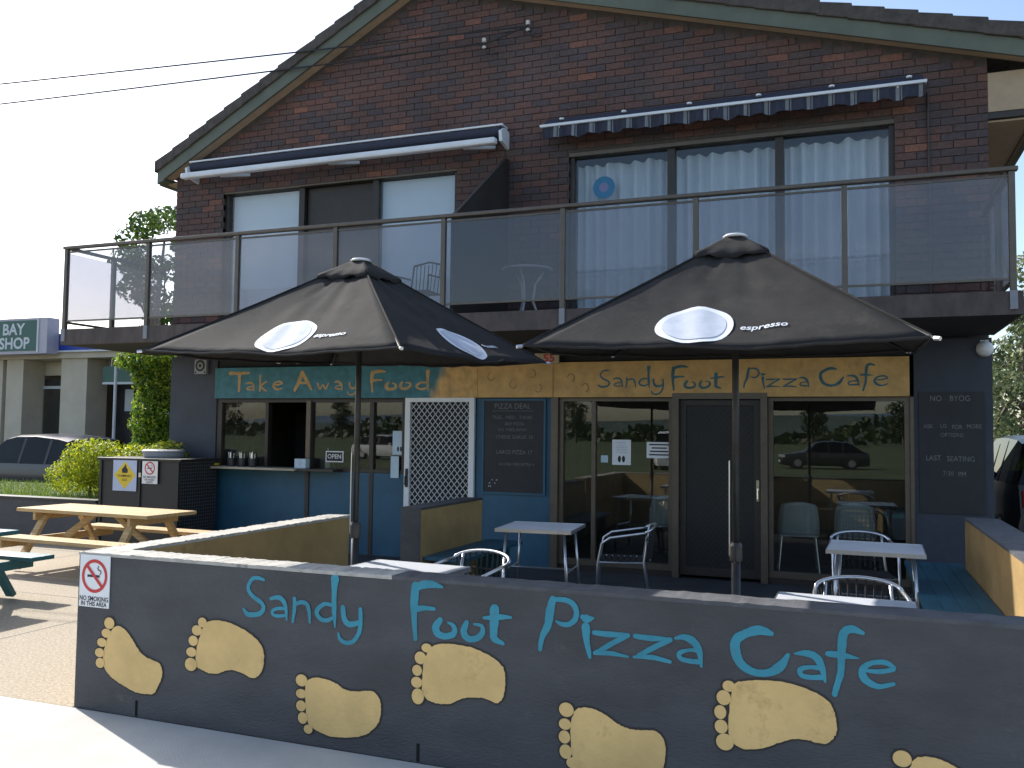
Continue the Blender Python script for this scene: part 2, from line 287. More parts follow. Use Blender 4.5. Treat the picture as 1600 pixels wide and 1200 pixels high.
def catmull(p, w, k=5, closed=False):
    out = []; n = len(p)
    rng = range(n if closed else n - 1)
    for i in rng:
        if closed: a, b, c, d = p[i - 1], p[i], p[(i + 1) % n], p[(i + 2) % n]
        else: a, b, c, d = p[max(i - 1, 0)], p[i], p[i + 1], p[min(i + 2, n - 1)]
        for j in range(k):
            t = j / k
            out.append(tuple(.5 * ((2 * b[q]) + (-a[q] + c[q]) * t + (2 * a[q] - 5 * b[q] + 4 * c[q] - d[q]) * t * t + (-a[q] + 3 * b[q] - 3 * c[q] + d[q]) * t ** 3) for q in range(len(b))))
    if not closed: out.append(tuple(p[-1]))
    return out
def stroke(mb, pts, y, wscale=1.):
    pts = [(x, z, w * wscale) for x, z, w in pts]; q = catmull(pts, None, 6); jr = random.Random(int(abs(pts[0][0]) * 1000) + 5); q = [(x + jr.gauss(0, w * .012), z + jr.gauss(0, w * .012), w * jr.uniform(.95, 1.05)) for x, z, w in q]
    # rounded ends
    def cap(p0, p1):
        d = Vector((p0[0] - p1[0], p0[1] - p1[1])); L = d.length or 1; d /= L; r = p0[2] / 2
        return [(p0[0] + d.x * r * a, p0[1] + d.y * r * a, p0[2] * math.sqrt(max(.02, 1 - a * a))) for a in (.95, .8, .5)]
    q = cap(q[0], q[1]) + q + list(reversed(cap(q[-1], q[-2])))
    v = []
    for i, (x, z, w) in enumerate(q):
        a = q[max(i - 1, 0)]; b = q[min(i + 1, len(q) - 1)]; d = Vector((b[0] - a[0], b[1] - a[1]))
        if d.length < 1e-6: d = Vector((1, 0))
        d.normalize(); nx, nz = -d.y, d.x; yy = y - i * .00002
        v += [(x + nx * w / 2, yy, z + nz * w / 2), (x - nx * w / 2, yy, z - nz * w / 2)]
    mb.add(v, [(2 * i, 2 * i + 1, 2 * i + 3, 2 * i + 2) for i in range(len(q) - 1)])
def letter(name, strokes, y, m, parent, fit=None, wscale=1.):
    if fit:   # fit = (x0,z0,x1,z1) target box
        xs = [p[0] for s in strokes for p in s]; zs = [p[1] for s in strokes for p in s]; ws = [p[2] for s in strokes for p in s]; e = max(ws) * .35
        ax, bx, az, bz = min(xs) - e, max(xs) + e, min(zs) - e, max(zs) + e; kx = (fit[2] - fit[0]) / (bx - ax); kz = (fit[3] - fit[1]) / (bz - az)
        strokes = [[(fit[0] + (x - ax) * kx, fit[1] + (z - az) * kz, w * (kx + kz) / 2) for x, z, w in s] for s in strokes]
    mb = MB()
    for i, s in enumerate(strokes): stroke(mb, s, y - i * .0008, wscale)
    return mb.build(name, m, parent)
def leaves(n, shape, size, rnd=random, asp=.55, up=0.):
    # n leaf blades placed by shape() -> (point, outward direction)
    mb = MB(); v = []; f = []
    for i in range(n):
        p, d = shape(); d = Vector(d) + Vector((rnd.gauss(0, .55), rnd.gauss(0, .55), rnd.gauss(0, .55) + up)); d.normalize()
        t = d.cross(Vector((rnd.gauss(0, 1), rnd.gauss(0, 1), rnd.gauss(0, 1))))
        if t.length < 1e-4: continue
        t.normalize(); b = d.cross(t); s = size * rnd.uniform(.6, 1.35); p = Vector(p); k = len(v); w = s * asp
        v += [p - t * s * .5, p + b * w * .5 + d * s * .06, p + t * s * .5, p - b * w * .5 + d * s * .06]; f.append((k, k + 1, k + 2, k + 3))
    return mb.add(v, f)
LETTERS={"S1":[[[-2.981,0.837,0.016],[-3.016,0.844,0.021],[-3.051,0.839,0.021],[-3.073,0.814,0.022],[-3.081,0.785,0.022],[-3.065,0.757,0.023],[-3.036,0.736,0.024],[-2.995,0.715,0.025],[-2.977,0.689,0.024],[-2.993,0.659,0.026],[-3.033,0.646,0.026],[-3.079,0.645,0.027],[-3.106,0.669,0.016]]],"a1":[[[-2.933,0.739,0.018],[-2.888,0.75,0.025],[-2.854,0.736,0.026],[-2.836,0.7,0.023],[-2.828,0.636,0.01]],[[-2.841,0.695,0.018],[-2.886,0.691,0.018],[-2.919,0.675,0.018],[-2.913,0.656,0.018],[-2.879,0.652,0.018],[-2.84,0.658,0.017]]],"n1":[[[-2.782,0.751,0.023],[-2.78,0.705,0.023],[-2.789,0.63,0.016]],[[-2.775,0.723,0.02],[-2.737,0.736,0.023],[-2.704,0.729,0.023],[-2.689,0.694,0.022],[-2.682,0.634,0.012]]],"d1":[[[-2.535,0.875,0.05],[-2.538,0.806,0.031],[-2.536,0.715,0.03],[-2.528,0.625,0.009]],[[-2.552,0.737,0.019],[-2.595,0.738,0.022],[-2.632,0.712,0.025],[-2.64,0.684,0.025],[-2.615,0.659,0.023],[-2.577,0.655,0.023],[-2.545,0.669,0.019]]],"y1":[[[-2.483,0.729,0.027],[-2.476,0.679,0.03],[-2.454,0.65,0.032],[-2.423,0.648,0.029],[-2.387,0.66,0.024]],[[-2.378,0.728,0.022],[-2.376,0.661,0.025],[-2.385,0.606,0.024],[-2.416,0.563,0.022],[-2.457,0.55,0.022],[-2.495,0.565,0.021],[-2.506,0.595,0.012]]],"F1":[[[-2.062,0.868,0.046],[-2.07,0.791,0.044],[-2.068,0.712,0.031],[-2.059,0.609,0.023]],[[-2.067,0.859,0.034],[-2.022,0.879,0.04],[-1.982,0.885,0.038],[-1.946,0.882,0.027],[-1.915,0.876,0.014]],[[-2.056,0.757,0.034],[-2.006,0.765,0.023],[-1.957,0.765,0.019]]],"o1":[[[-1.923,0.712,0.028],[-1.947,0.675,0.04],[-1.933,0.644,0.037],[-1.893,0.636,0.031],[-1.854,0.648,0.031],[-1.842,0.672,0.027],[-1.855,0.695,0.021],[-1.879,0.704,0.01]]],"o2":[[[-1.778,0.713,0.025],[-1.794,0.673,0.036],[-1.781,0.643,0.035],[-1.751,0.634,0.03],[-1.712,0.649,0.03],[-1.692,0.678,0.027],[-1.7,0.704,0.018],[-1.739,0.709,0.011]]],"t1":[[[-1.632,0.791,0.048],[-1.633,0.741,0.048],[-1.635,0.687,0.04],[-1.63,0.649,0.036],[-1.586,0.63,0.018]],[[-1.688,0.744,0.014],[-1.642,0.748,0.024],[-1.592,0.756,0.026],[-1.546,0.758,0.012]]],"P1":[[[-1.334,0.862,0.033],[-1.348,0.803,0.041],[-1.358,0.739,0.038],[-1.386,0.679,0.027],[-1.396,0.62,0.02]],[[-1.337,0.859,0.022],[-1.281,0.863,0.024],[-1.237,0.849,0.027],[-1.217,0.814,0.027],[-1.223,0.777,0.027],[-1.253,0.751,0.024],[-1.286,0.748,0.022],[-1.314,0.759,0.011]]],"i1":[[[-1.187,0.79,0.024],[-1.165,0.784,0.039],[-1.133,0.79,0.008]],[[-1.17,0.745,0.042],[-1.167,0.689,0.031],[-1.156,0.638,0.024],[-1.15,0.608,0.015]]],"z1":[[[-1.13,0.723,0.021],[-1.057,0.722,0.026],[-0.967,0.728,0.015]],[[-0.972,0.725,0.023],[-1.046,0.68,0.024],[-1.121,0.631,0.021]],[[-1.126,0.631,0.021],[-1.046,0.636,0.022],[-0.969,0.629,0.01]]],"z2":[[[-0.936,0.725,0.021],[-0.868,0.722,0.026],[-0.771,0.726,0.014]],[[-0.776,0.723,0.023],[-0.848,0.683,0.025],[-0.92,0.639,0.021]],[[-0.941,0.631,0.012],[-0.858,0.637,0.022],[-0.776,0.626,0.017]]],"a2":[[[-0.751,0.733,0.013],[-0.711,0.741,0.027],[-0.671,0.725,0.035],[-0.646,0.688,0.029],[-0.636,0.62,0.011]],[[-0.651,0.688,0.022],[-0.691,0.686,0.015],[-0.731,0.67,0.021],[-0.731,0.648,0.021],[-0.696,0.639,0.022],[-0.651,0.638,0.022]]],"C1":[[[-0.335,0.791,0.021],[-0.387,0.801,0.041],[-0.444,0.781,0.036],[-0.485,0.748,0.041],[-0.485,0.69,0.042],[-0.459,0.644,0.038],[-0.411,0.62,0.032],[-0.355,0.621,0.031],[-0.303,0.651,0.04],[-0.266,0.707,0.017]]],"a3":[[[-0.238,0.715,0.009],[-0.192,0.721,0.028],[-0.152,0.709,0.032],[-0.129,0.669,0.028],[-0.116,0.61,0.011]],[[-0.134,0.666,0.022],[-0.179,0.664,0.017],[-0.216,0.651,0.022],[-0.211,0.627,0.021],[-0.175,0.622,0.021],[-0.13,0.627,0.023]]],"f1":[[[0.034,0.827,0.017],[-0.008,0.84,0.032],[-0.039,0.823,0.034],[-0.048,0.775,0.036],[-0.051,0.71,0.03],[-0.054,0.654,0.028],[-0.067,0.606,0.025],[-0.079,0.562,0.022]],[[-0.104,0.728,0.022],[-0.075,0.728,0.027],[-0.031,0.726,0.023],[0.017,0.721,0.006]]],"e1":[[[0.153,0.696,0.017],[0.121,0.714,0.022],[0.07,0.708,0.02],[0.035,0.682,0.027],[0.032,0.654,0.032],[0.052,0.628,0.03],[0.095,0.614,0.022],[0.151,0.63,0.015]],[[0.048,0.674,0.014],[0.1,0.675,0.02],[0.151,0.689,0.017]]]}
FEET=[[[[-4.007,0.495],[-3.967,0.502],[-3.921,0.479],[-3.875,0.435],[-3.837,0.391],[-3.792,0.355],[-3.73,0.334],[-3.678,0.323],[-3.655,0.295],[-3.651,0.249],[-3.673,0.2],[-3.705,0.149],[-3.756,0.14],[-3.826,0.139],[-3.889,0.155],[-3.961,0.181],[-4.025,0.208],[-4.072,0.251],[-4.088,0.298],[-4.078,0.368],[-4.062,0.418],[-4.042,0.461]],[[-4.049,0.512,0.038,0.033],[-4.068,0.453,0.036,0.026],[-4.099,0.397,0.036,0.025],[-4.113,0.337,0.035,0.026],[-4.106,0.279,0.033,0.029]]],[[[-3.336,0.584],[-3.271,0.596],[-3.19,0.587],[-3.101,0.559],[-3.021,0.518],[-2.977,0.475],[-2.965,0.418],[-2.973,0.36],[-2.999,0.323],[-3.033,0.308],[-3.069,0.315],[-3.109,0.327],[-3.173,0.336],[-3.22,0.325],[-3.268,0.307],[-3.325,0.304],[-3.383,0.317],[-3.413,0.334],[-3.419,0.386],[-3.409,0.453],[-3.387,0.52],[-3.364,0.562]],[[-3.381,0.574,0.03,0.027],[-3.416,0.528,0.035,0.028],[-3.439,0.469,0.032,0.028],[-3.449,0.406,0.035,0.026],[-3.45,0.338,0.041,0.036]]],[[[-2.678,0.34],[-2.624,0.356],[-2.555,0.349],[-2.507,0.334],[-2.468,0.314],[-2.411,0.308],[-2.345,0.317],[-2.298,0.322],[-2.265,0.301],[-2.248,0.263],[-2.247,0.215],[-2.262,0.165],[-2.303,0.12],[-2.358,0.089],[-2.452,0.07],[-2.538,0.065],[-2.606,0.076],[-2.646,0.092],[-2.676,0.113],[-2.693,0.177],[-2.7,0.258],[-2.697,0.309]],[[-2.724,0.33,0.036,0.031],[-2.725,0.261,0.032,0.024],[-2.723,0.198,0.03,0.028],[-2.711,0.137,0.029,0.03],[-2.675,0.084,0.027,0.023]]],[[[-1.972,0.574],[-1.915,0.598],[-1.845,0.602],[-1.758,0.595],[-1.673,0.572],[-1.614,0.544],[-1.58,0.509],[-1.571,0.457],[-1.574,0.403],[-1.59,0.36],[-1.619,0.343],[-1.653,0.352],[-1.695,0.359],[-1.772,0.35],[-1.814,0.336],[-1.857,0.313],[-1.918,0.303],[-1.971,0.311],[-2.002,0.331],[-2.017,0.376],[-2.014,0.456],[-2.002,0.52]],[[-1.994,0.569,0.029,0.022],[-2.028,0.517,0.032,0.031],[-2.045,0.454,0.027,0.027],[-2.046,0.395,0.031,0.027],[-2.038,0.327,0.034,0.039]]],[[[-1.219,0.358],[-1.173,0.375],[-1.117,0.371],[-1.062,0.347],[-1.017,0.322],[-0.972,0.307],[-0.918,0.305],[-0.857,0.313],[-0.817,0.297],[-0.797,0.257],[-0.797,0.198],[-0.817,0.119],[-0.865,0.07],[-0.944,0.041],[-1.042,0.026],[-1.134,0.046],[-1.199,0.089],[-1.232,0.146],[-1.239,0.224],[-1.239,0.294]],[[-1.262,0.355,0.036,0.033],[-1.268,0.288,0.03,0.026],[-1.27,0.229,0.028,0.03],[-1.263,0.163,0.03,0.033],[-1.227,0.116,0.032,0.026]]],[[[-0.491,0.559],[-0.442,0.578],[-0.369,0.589],[-0.289,0.589],[-0.21,0.578],[-0.14,0.553],[-0.094,0.519],[-0.076,0.473],[-0.071,0.418],[-0.084,0.381],[-0.115,0.353],[-0.157,0.353],[-0.204,0.359],[-0.258,0.352],[-0.314,0.326],[-0.37,0.3],[-0.434,0.286],[-0.492,0.298],[-0.516,0.344],[-0.516,0.419],[-0.508,0.494]],[[-0.516,0.547,0.027,0.024],[-0.538,0.495,0.031,0.032],[-0.553,0.431,0.026,0.03],[-0.549,0.369,0.028,0.03],[-0.533,0.305,0.038,0.036]]],[[[0.223,0.335],[0.269,0.352],[0.325,0.348],[0.38,0.324],[0.425,0.299],[0.47,0.284],[0.524,0.282],[0.585,0.29],[0.625,0.274],[0.645,0.234],[0.645,0.175],[0.625,0.096],[0.577,0.047],[0.498,0.018],[0.4,0.003],[0.308,0.023],[0.243,0.066],[0.21,0.123],[0.203,0.201],[0.203,0.271]],[[0.18,0.332,0.036,0.033],[0.174,0.265,0.03,0.026],[0.172,0.206,0.028,0.03],[0.179,0.14,0.03,0.033],[0.215,0.093,0.032,0.026]]]]
# ---------------------------------------------------------------- ground and paths
def sheet(name, m, x0, x1, y0, y1, z, **t): return MB().add([(x0, y0, z), (x1, y0, z), (x1, y1, z), (x0, y1, z)], [(0, 1, 2, 3)]).build(name, m, **t)
sheet('ground', 'soil', -400, 400, -500, 400, -.16, kind='structure')
p = box('footpath', 'paving', -60, 40, -.6, 4.043, -.155, 0, kind='structure')
for x in (-18.3, -15.3, -12.3, -9.3, -6.3, -.95, 2.05, 5): box('joint', 'black', x, x + .008, -.6, 4.04, 0.0005, .0015, p)
box('kerb', 'kerb', -60, 40, -.78, -.605, -.158, -.004, kind='structure', bevel=.02)
sheet('road', 'asphalt', -120, 120, -8.2, -.785, -.15, kind='structure')
for i in range(-6, 6): box('lane_marking', 'white', i * 9., i * 9 + 3, -4.4, -4.28, -.148, -.144, bpy.data.objects['road'])
sheet('park_lawn', 'lawn', -400, 400, -480, -8.2, -.12, kind='structure')
sheet('car_park', 'asphalt', -60, 40, 12.6, 60, -.03, kind='structure')
box('terrace', 'aggregate', -30, -4.32, 4.052, 9.495, -.15, -.002, kind='structure')
for y in (6.6, 9.0): box('joint', 'black', -30, -4.33, y, y + .008, -.0015, -.0005, bpy.data.objects['terrace'])
for x in (-12.2, -9.4, -6.2): box('joint', 'black', x, x + .008, 4.06, 9.49, -.0012, -.0003, bpy.data.objects['terrace'])
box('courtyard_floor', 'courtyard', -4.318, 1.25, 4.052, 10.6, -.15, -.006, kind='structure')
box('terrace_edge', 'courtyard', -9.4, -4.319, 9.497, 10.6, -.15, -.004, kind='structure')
for k, (y, h, x, w, nm, mm) in enumerate(((-230, 6.5, -40, 260, 'hill', 'hill'), (-400, 13, 60, 320, 'hill', 'hillblue'), (-420, 10, -230, 300, 'hill', 'hillblue'))):
    v = []; f = []; n = 24
    for i in range(n + 1):
        a = -1 + 2 * i / n; hh = h * math.cos(a * math.pi / 2) ** 1.3 * (1 + .14 * math.sin(7 * a + k) + .07 * math.sin(17 * a))
        v += [(x + a * w, y + 35, -.3), (x + a * w, y, max(0, hh) - .2), (x + a * w, y - 90, -.3)]
    for i in range(n):
        for j in range(2): q = i * 3 + j; f.append((q, q + 1, q + 4, q + 3))
    MB().add(v, f).build(nm, mm, smooth=True, kind='structure')

# ---------------------------------------------------------------- cafe building
D = 10.4
B = empty('cafe_building', (-4, D, 0), label='two storey dark brick building with tiled gable roof and cafe shopfront below', category='building')
B.location = (0, 0, 0)
XL, XR = -9.4, 1.37
WL = (-8.54, -4.80, 2.96, 5.12); WR = (-3.27, .46, 2.96, 5.14)
apx, apz = -5.325, 7.567
sl, sr = .5386, .283
def under_roof(x): return apz - sl * (apx - x) if x < apx else apz - sr * (x - apx)
# mortar backing: polygons round the window openings
mb = MB()
def poly_wall(x0, x1, zb, zt=None):   # strip from zb up to roof (or zt)
    xs = sorted({x0, x1} | ({apx} if x0 < apx < x1 else set()))
    if zt is None: pl = [(x0, zb), (x1, zb)] + [(x, under_roof(x) + .08) for x in reversed(xs)]
    else: pl = [(x0, zb), (x1, zb), (x1, zt), (x0, zt)]
    mb.prism(pl, D + .006, D + .23)
poly_wall(XL, WL[0], 2.93); poly_wall(WL[0], WL[1], WL[3]); poly_wall(WL[1], WR[0], 2.93); poly_wall(WR[0], WR[1], WR[3]); poly_wall(WR[1], XR, 2.93)
bw = mb.build('brick_wall', 'mortar', B)
PX, PZ, JT = .240, .086, .010
def brick_boxes():
    z = 2.945; row = 0; out = []
    while z < 7.6:
        z1 = z + PZ - JT
        lo, hi = XL, XR
        zt = z1 + .02
        if zt > under_roof(XL): lo = max(lo, apx - (apz - zt) / sl)
        if zt > under_roof(XR): hi = min(hi, apx + (apz - zt) / sr)
        if lo >= hi: break
        ints = [(lo, hi)]
        for w in (WL, WR):
            if z1 > w[2] and z < w[3] - .03:
                ni = []
                for a, b in ints:
                    if w[0] > a: ni.append((a, min(b, w[0])))
                    if w[1] < b: ni.append((max(a, w[1]), b))
                ints = [(a, b) for a, b in ni if b - a > .03]
        x = XL - (PX / 2 if row % 2 else 0)
        while x < XR:
            for a, b in ints:
                p, q = max(x, a), min(x + PX - JT, b)
                if q - p > .035: out.append((p, q, z, z1, abs(q - p - (PX - JT)) < 1e-6))
            x += PX
        z += PZ; row += 1
    return out
bl = brick_boxes()
full = [b for b in bl if b[4] and b[2] > 4.05]
full.sort(key=lambda b: b[0] ** 2 + (b[2] - 1.65) ** 2)
singles = set(id(b) for b in full[:300])
bm = MB(); bm.box(-.115, .115, -.006, .05, -.038, .038); bme = None
rest = MB()
for b in bl:
    cx, cz = (b[0] + b[1]) / 2, (b[2] + b[3]) / 2; dy = random.uniform(-.003, .002)
    if id(b) in singles:
        if bme is None: o = bm.build('brick', 'brick', bw); bme = o.data
        else: o = mkobj('brick', bme, None, bw)
        o.location = (cx + random.uniform(-.0015, .0015), D + dy, cz + random.uniform(-.0015, .0015)); o.rotation_euler.y = random.gauss(0, .004)
    else:
        h = (b[3] - b[2]) / 2; w = (b[1] - b[0]) / 2; rest.box(cx - w, cx + w, D + dy - .006, D + .05, cz - h, cz + h)
rest.build('bricks', 'brick', bw, kind='stuff')
# shell
box('side_wall', 'mortar', XL, XL + .2, D + .232, 21, 0, 5.3, B); box('side_wall', 'mortar', XR - .2, XR, D + .232, 21, 0, 5.3, B)
box('back_wall', 'mortar', XL + .2, XR - .2, 20.8, 21, 0, 5.3, B)
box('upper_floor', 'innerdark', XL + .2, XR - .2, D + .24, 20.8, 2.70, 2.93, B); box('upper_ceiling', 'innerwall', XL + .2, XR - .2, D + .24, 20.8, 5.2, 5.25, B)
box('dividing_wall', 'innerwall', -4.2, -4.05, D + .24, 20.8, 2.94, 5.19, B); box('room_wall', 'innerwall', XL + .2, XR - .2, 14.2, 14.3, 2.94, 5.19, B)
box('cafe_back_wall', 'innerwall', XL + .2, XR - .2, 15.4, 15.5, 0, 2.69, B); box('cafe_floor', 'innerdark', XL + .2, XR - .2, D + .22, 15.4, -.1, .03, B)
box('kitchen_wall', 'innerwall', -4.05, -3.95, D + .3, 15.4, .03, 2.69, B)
# roof: two slopes with verge tiles, barge boards
YG = 10.2
rf = MB()
for (xa, za, xb, zb) in ((apx, apz + .30, XL - .22, under_roof(XL - .22) + .30), (apx, apz + .30, XR + .56, under_roof(XR + .56) + .30)):
    v = [(xa, YG + .06, za), (xb, YG + .06, zb), (xb, 21.4, zb), (xa, 21.4, za)]
    rf.add(v + [(x, y, z - .06) for x, y, z in v], [(0, 1, 2, 3), (7, 6, 5, 4), (0, 4, 5, 1), (1, 5, 6, 2), (2, 6, 7, 3), (3, 7, 4, 0)])
roof = rf.build('roof', 'tile', B)
courses = MB()
def verge(xe, slope, sgn):
    L = abs(xe - apx); ang = math.atan(slope); run = .345 * math.cos(ang); n = int(L / run) + 1
    for i in range(n):
        xa = apx + sgn * i * run; xb = apx + sgn * min((i + 1) * run + .05, L + .03)
        za, zb = apz + .285 - slope * abs(xa - apx), apz + .285 - slope * abs(xb - apx)
        j = random.uniform(-.006, .006); th = .03
        t = MB(); q = [(xa, za + .045 + j), (xb, zb + .045 + th + j), (xb, zb - .10 + j * .3), (xa, za - .11 + j * .3)]
        if sgn < 0: q = q[::-1]
        t.prism(q, YG - .03 - (i % 3) * .004, YG + .34); t.build('verge_tile', 'tile', roof, bevel=.012)
        for c in range(12): courses.prism(q, YG + .344 + c * .3, YG + .636 + c * .3)
verge(XL - .20, sl, -1); verge(XR + .56, sr, 1); courses.build('roof_tiles', 'tile', roof, kind='stuff')
def barge(xe, slope, sgn, nm='barge_board'):
    za, zb = apz, apz - slope * abs(xe - apx); h = .225 if sgn > 0 else .25
    q = [(apx, za), (xe, zb), (xe, zb + h), (apx, za + h)]
    if sgn < 0: q = q[::-1]
    MB().prism(q, YG, YG + .035).build(nm, 'barge', roof)
    q = [(apx, za + .02), (xe, zb + .02), (xe, zb + .04), (apx, za + .04)]
    if sgn < 0: q = q[::-1]
    MB().prism(q, YG + .036, D).build('verge_soffit', 'soffit', roof)
barge(XL - .08, sl, -1); barge(XR + .55, sr, 1)
# eave ends
ze = under_roof(XL - .08)
MB().prism([(XL - .20, ze - .06), (XL - .08, ze - .02), (XL - .08, ze + .25), (XL - .20, ze + .19)], YG + .002, YG + .16).build('eave_end', 'barge', roof)
box('gutter', 'barge', XL - .30, XL - .20, YG + .16, 21.2, ze - .04, ze + .08, roof)
box('eave_soffit', 'soffit', XL - .2, XL - .002, YG + .2, 21.2, ze - .03, ze - .01, roof)
box('eave_soffit', 'soffit', XR + .002, XR + .42, D + .05, 21.2, 5.0, 5.02, roof)
box('eave_closer', 'soffit', XR + .003, XR + .52, D + .0, D + .045, 5.10, 5.52, roof)
box('eave_shadow_line', 'bronze_dk', XR - .03, XR + .45, D + .01, D + .055, 5.03, 5.095, roof)  # dark strip standing in for the shadow line below the eave closer
box('eave_fascia', 'timber', XR + .42, XR + .45, D + .056, 21.2, 4.985, 5.42, roof); box('gutter', 'bronze_dk', XR + .452, XR + .56, D + .056, 21.2, 5.06, 5.2, roof)

# ---- upper windows
def up_window(w, mull, blindspec):
    x0, x1, z0, z1 = w; f = MB(); t = .055
    f.box(x0, x1, D + .05, D + .15, z1 - t, z1); f.box(x0, x1, D + .05, D + .15, z0, z0 + t); f.box(x0, x0 + t, D + .05, D + .15, z0 + t, z1 - t); f.box(x1 - t, x1, D + .05, D + .15, z0 + t, z1 - t)
    for a in mull: f.box(a - .045, a + .045, D + .06, D + .14, z0 + t, z1 - t)
    o = f.build('window', 'bronze_dk', B)
    xs = [x0 + t] + [e for a in mull for e in (a - .045, a + .045)] + [x1 - t]
    for i in range(0, len(xs), 2):
        if not (blindspec and i == 2): box('pane', 'upglass', xs[i], xs[i + 1], D + .095, D + .101, z0 + t, z1 - t, o)
    # hardwood head
    MB().box(x0 - .0, x1 + .0, D + .008, D + .049, z1 - .05, z1 - .003).build('window_head', 'bronze', o)
    return o, xs
wl_o, xl = up_window(WL, (-7.235, -6.045), True); wr_o, xr = up_window(WR, (-2.005, -.76), False)
box('screen', 'bronze_dk', xl[2] + .02, xl[3] - .02, D + .125, D + .13, WL[2] + .06, WL[3] - .06, wl_o)
box('pull_handle', 'bronze_dk', -2.0, -1.975, D + .03, D + .06, 3.55, 3.8, wr_o)
for k, i in enumerate((0, 4)):
    z1 = WL[3] - .06
    mbb = MB().box(xl[i] + .01, xl[i + 1] - .01, D + .165, D + .168, WL[2] + .05, z1); mbb.box(xl[i] + .01, xl[i + 1] - .01, D + .160, D + .175, WL[2] + .06, WL[2] + .09)
    mbb.build('roller_blind', 'blind', label=('pale blue roller blind in the leftmost upstairs window pane', 'pale blue roller blind in the pane beside the dark upstairs door')[k], category='blind', group='roller blinds upstairs')
def curtain(x0, x1, lab):
    n = int((x1 - x0) / .022); v = []; f = []; ph = random.uniform(0, 6)
    for i in range(n + 1):
        x = x0 + (x1 - x0) * i / n; y = D + .26 + .048 * math.sin(i * .95 + ph + 1.6 * math.sin(i * .11)) + .014 * math.sin(i * .31 + ph)
        zt = 5.04 - .02 * abs(math.sin(i * .17 + ph)) - .012 * math.sin(i * .55)
        v += [(x, y, 2.99), (x + .006 * math.sin(i * .2), y * 1.0, 4.2), (x, y, zt)]
    for i in range(n):
        for j in range(2): q = i * 3 + j; f.append((q, q + 3, q + 4, q + 1))
    c = MB().add(v, f).build('curtain', 'curtain', smooth=True, label=lab, category='curtain', group='sheer curtains upstairs')
    return c
curtain(xr[0] + .0, xr[1], 'sheer pale curtain behind the round blue sticker'); curtain(xr[2], xr[3], 'sheer pale curtain in the middle pane of the wide upstairs window'); curtain(xr[4], xr[5], 'sheer pale curtain in the rightmost upstairs pane')
stk = MB().lathe((0, 0, 0), [(.14, 0), (.14, .002)], 28).build('window_sticker', 'sticker', label='round blue sticker on the upstairs window', category='sticker'); stk.location = (-2.845, D + .092, 4.69); stk.rotation_euler.x = R(90)
t1 = MB().lathe((0, 0, 0), [(.06, 0), (.06, .001)], 20).build('print', 'pinkish', stk); t1.location = (0, 0, .0035)

# ---- ground floor front
box('pier', 'pier', XL, -8.56, D, D + .23, -.1, 2.70, B); pr = box('pier', 'pier', .62, XR, D, D + .23, -.1, 2.70, B)
box('lintel', 'under', -8.559, .619, D + .03, D + .23, 2.53, 2.70, B)
fa = box('fascia_board', 'faspaint', -8.54, -4.44, D - .07, D - .02, 2.085, 2.52, B, bevel=.003)
fb = box('fascia_board', 'fasgold', -4.435, -3.445, D - .075, D - .02, 2.085, 2.525, B, bevel=.003)
fc = box('fascia_board', 'fasgold', -3.44, .575, D - .07, D - .02, 2.085, 2.515, B, bevel=.003)
box('fascia_packer', 'bronze_dk', -8.53, .56, D - .019, D + .03, 2.09, 2.5, B)
box('capping', 'fasgold', -4.5, -3.45, D - .09, D - .02, 2.53, 2.545, B)
WORDS = dict(Sandy=(('S1', 'a1', 'n1', 'd1', 'y1'), (-2.855, 2.116, -2.068, 2.438)), Foot=(('F1', 'o1', 'o2', 't1'), (-1.955, 2.163, -1.359, 2.443)), Pizza=(('P1', 'i1', 'z1', 'z2', 'a2'), (-1.146, 2.176, -.446, 2.408)), Cafe=(('C1', 'a3', 'f1', 'e1'), (-.318, 2.149, .361, 2.436)))
for wname, (ls, bx) in WORDS.items():
    allp = [p for l in ls for s in LETTERS[l] for p in s]; x0 = min(p[0] for p in allp); x1 = max(p[0] for p in allp); z0 = min(p[1] for p in allp); z1 = max(p[1] for p in allp)
    slope = 0
    kx = (bx[2] - bx[0]) / (x1 - x0); kz = (bx[3] - bx[1]) / (z1 - z0)
    for l in ls: letter('letter', [[(bx[0] + (x - x0) * kx, bx[1] + (z - z0) * kz, w * (kx + kz) / 2) for x, z, w in s] for s in LETTERS[l]], D - .073, 'fastext', fc, wscale=.8)
T_ = {'T': [[(0, 1, .16), (1, 1, .1)], [(.5, 1, .16), (.5, 0, .12)]], 'k': [[(0, 1, .18), (0, 0, .16)], [(.9, .6, .14), (.15, .3, .16), (.9, 0, .14)]],
      'A': [[(.45, 1, .18), (.25, .5, .18), (0, 0, .13)], [(.45, 1, .15), (.75, .5, .16), (1, .05, .1)], [(.2, .42, .1), (.8, .42, .1)]], 'w': [[(0, 1, .2), (.2, 0, .2), (.5, .75, .16), (.75, 0, .2), (1, 1, .14)]]}
TA = [('T', (-8.298, 2.17, -7.928, 2.46)), ('a1', (-8.006, 2.18, -7.842, 2.313)), ('k', (-7.777, 2.169, -7.624, 2.423)), ('e1', (-7.544, 2.193, -7.373, 2.329)), ('A', (-7.203, 2.171, -6.892, 2.456)), ('w', (-6.831, 2.189, -6.622, 2.303)),
      ('a2', (-6.557, 2.176, -6.409, 2.32)), ('y1', (-6.349, 2.117, -6.184, 2.298)), ('F1', (-5.994, 2.154, -5.741, 2.455)), ('o1', (-5.773, 2.183, -5.585, 2.303)), ('o2', (-5.558, 2.191, -5.373, 2.301)), ('d1', (-5.328, 2.15, -5.101, 2.44))]
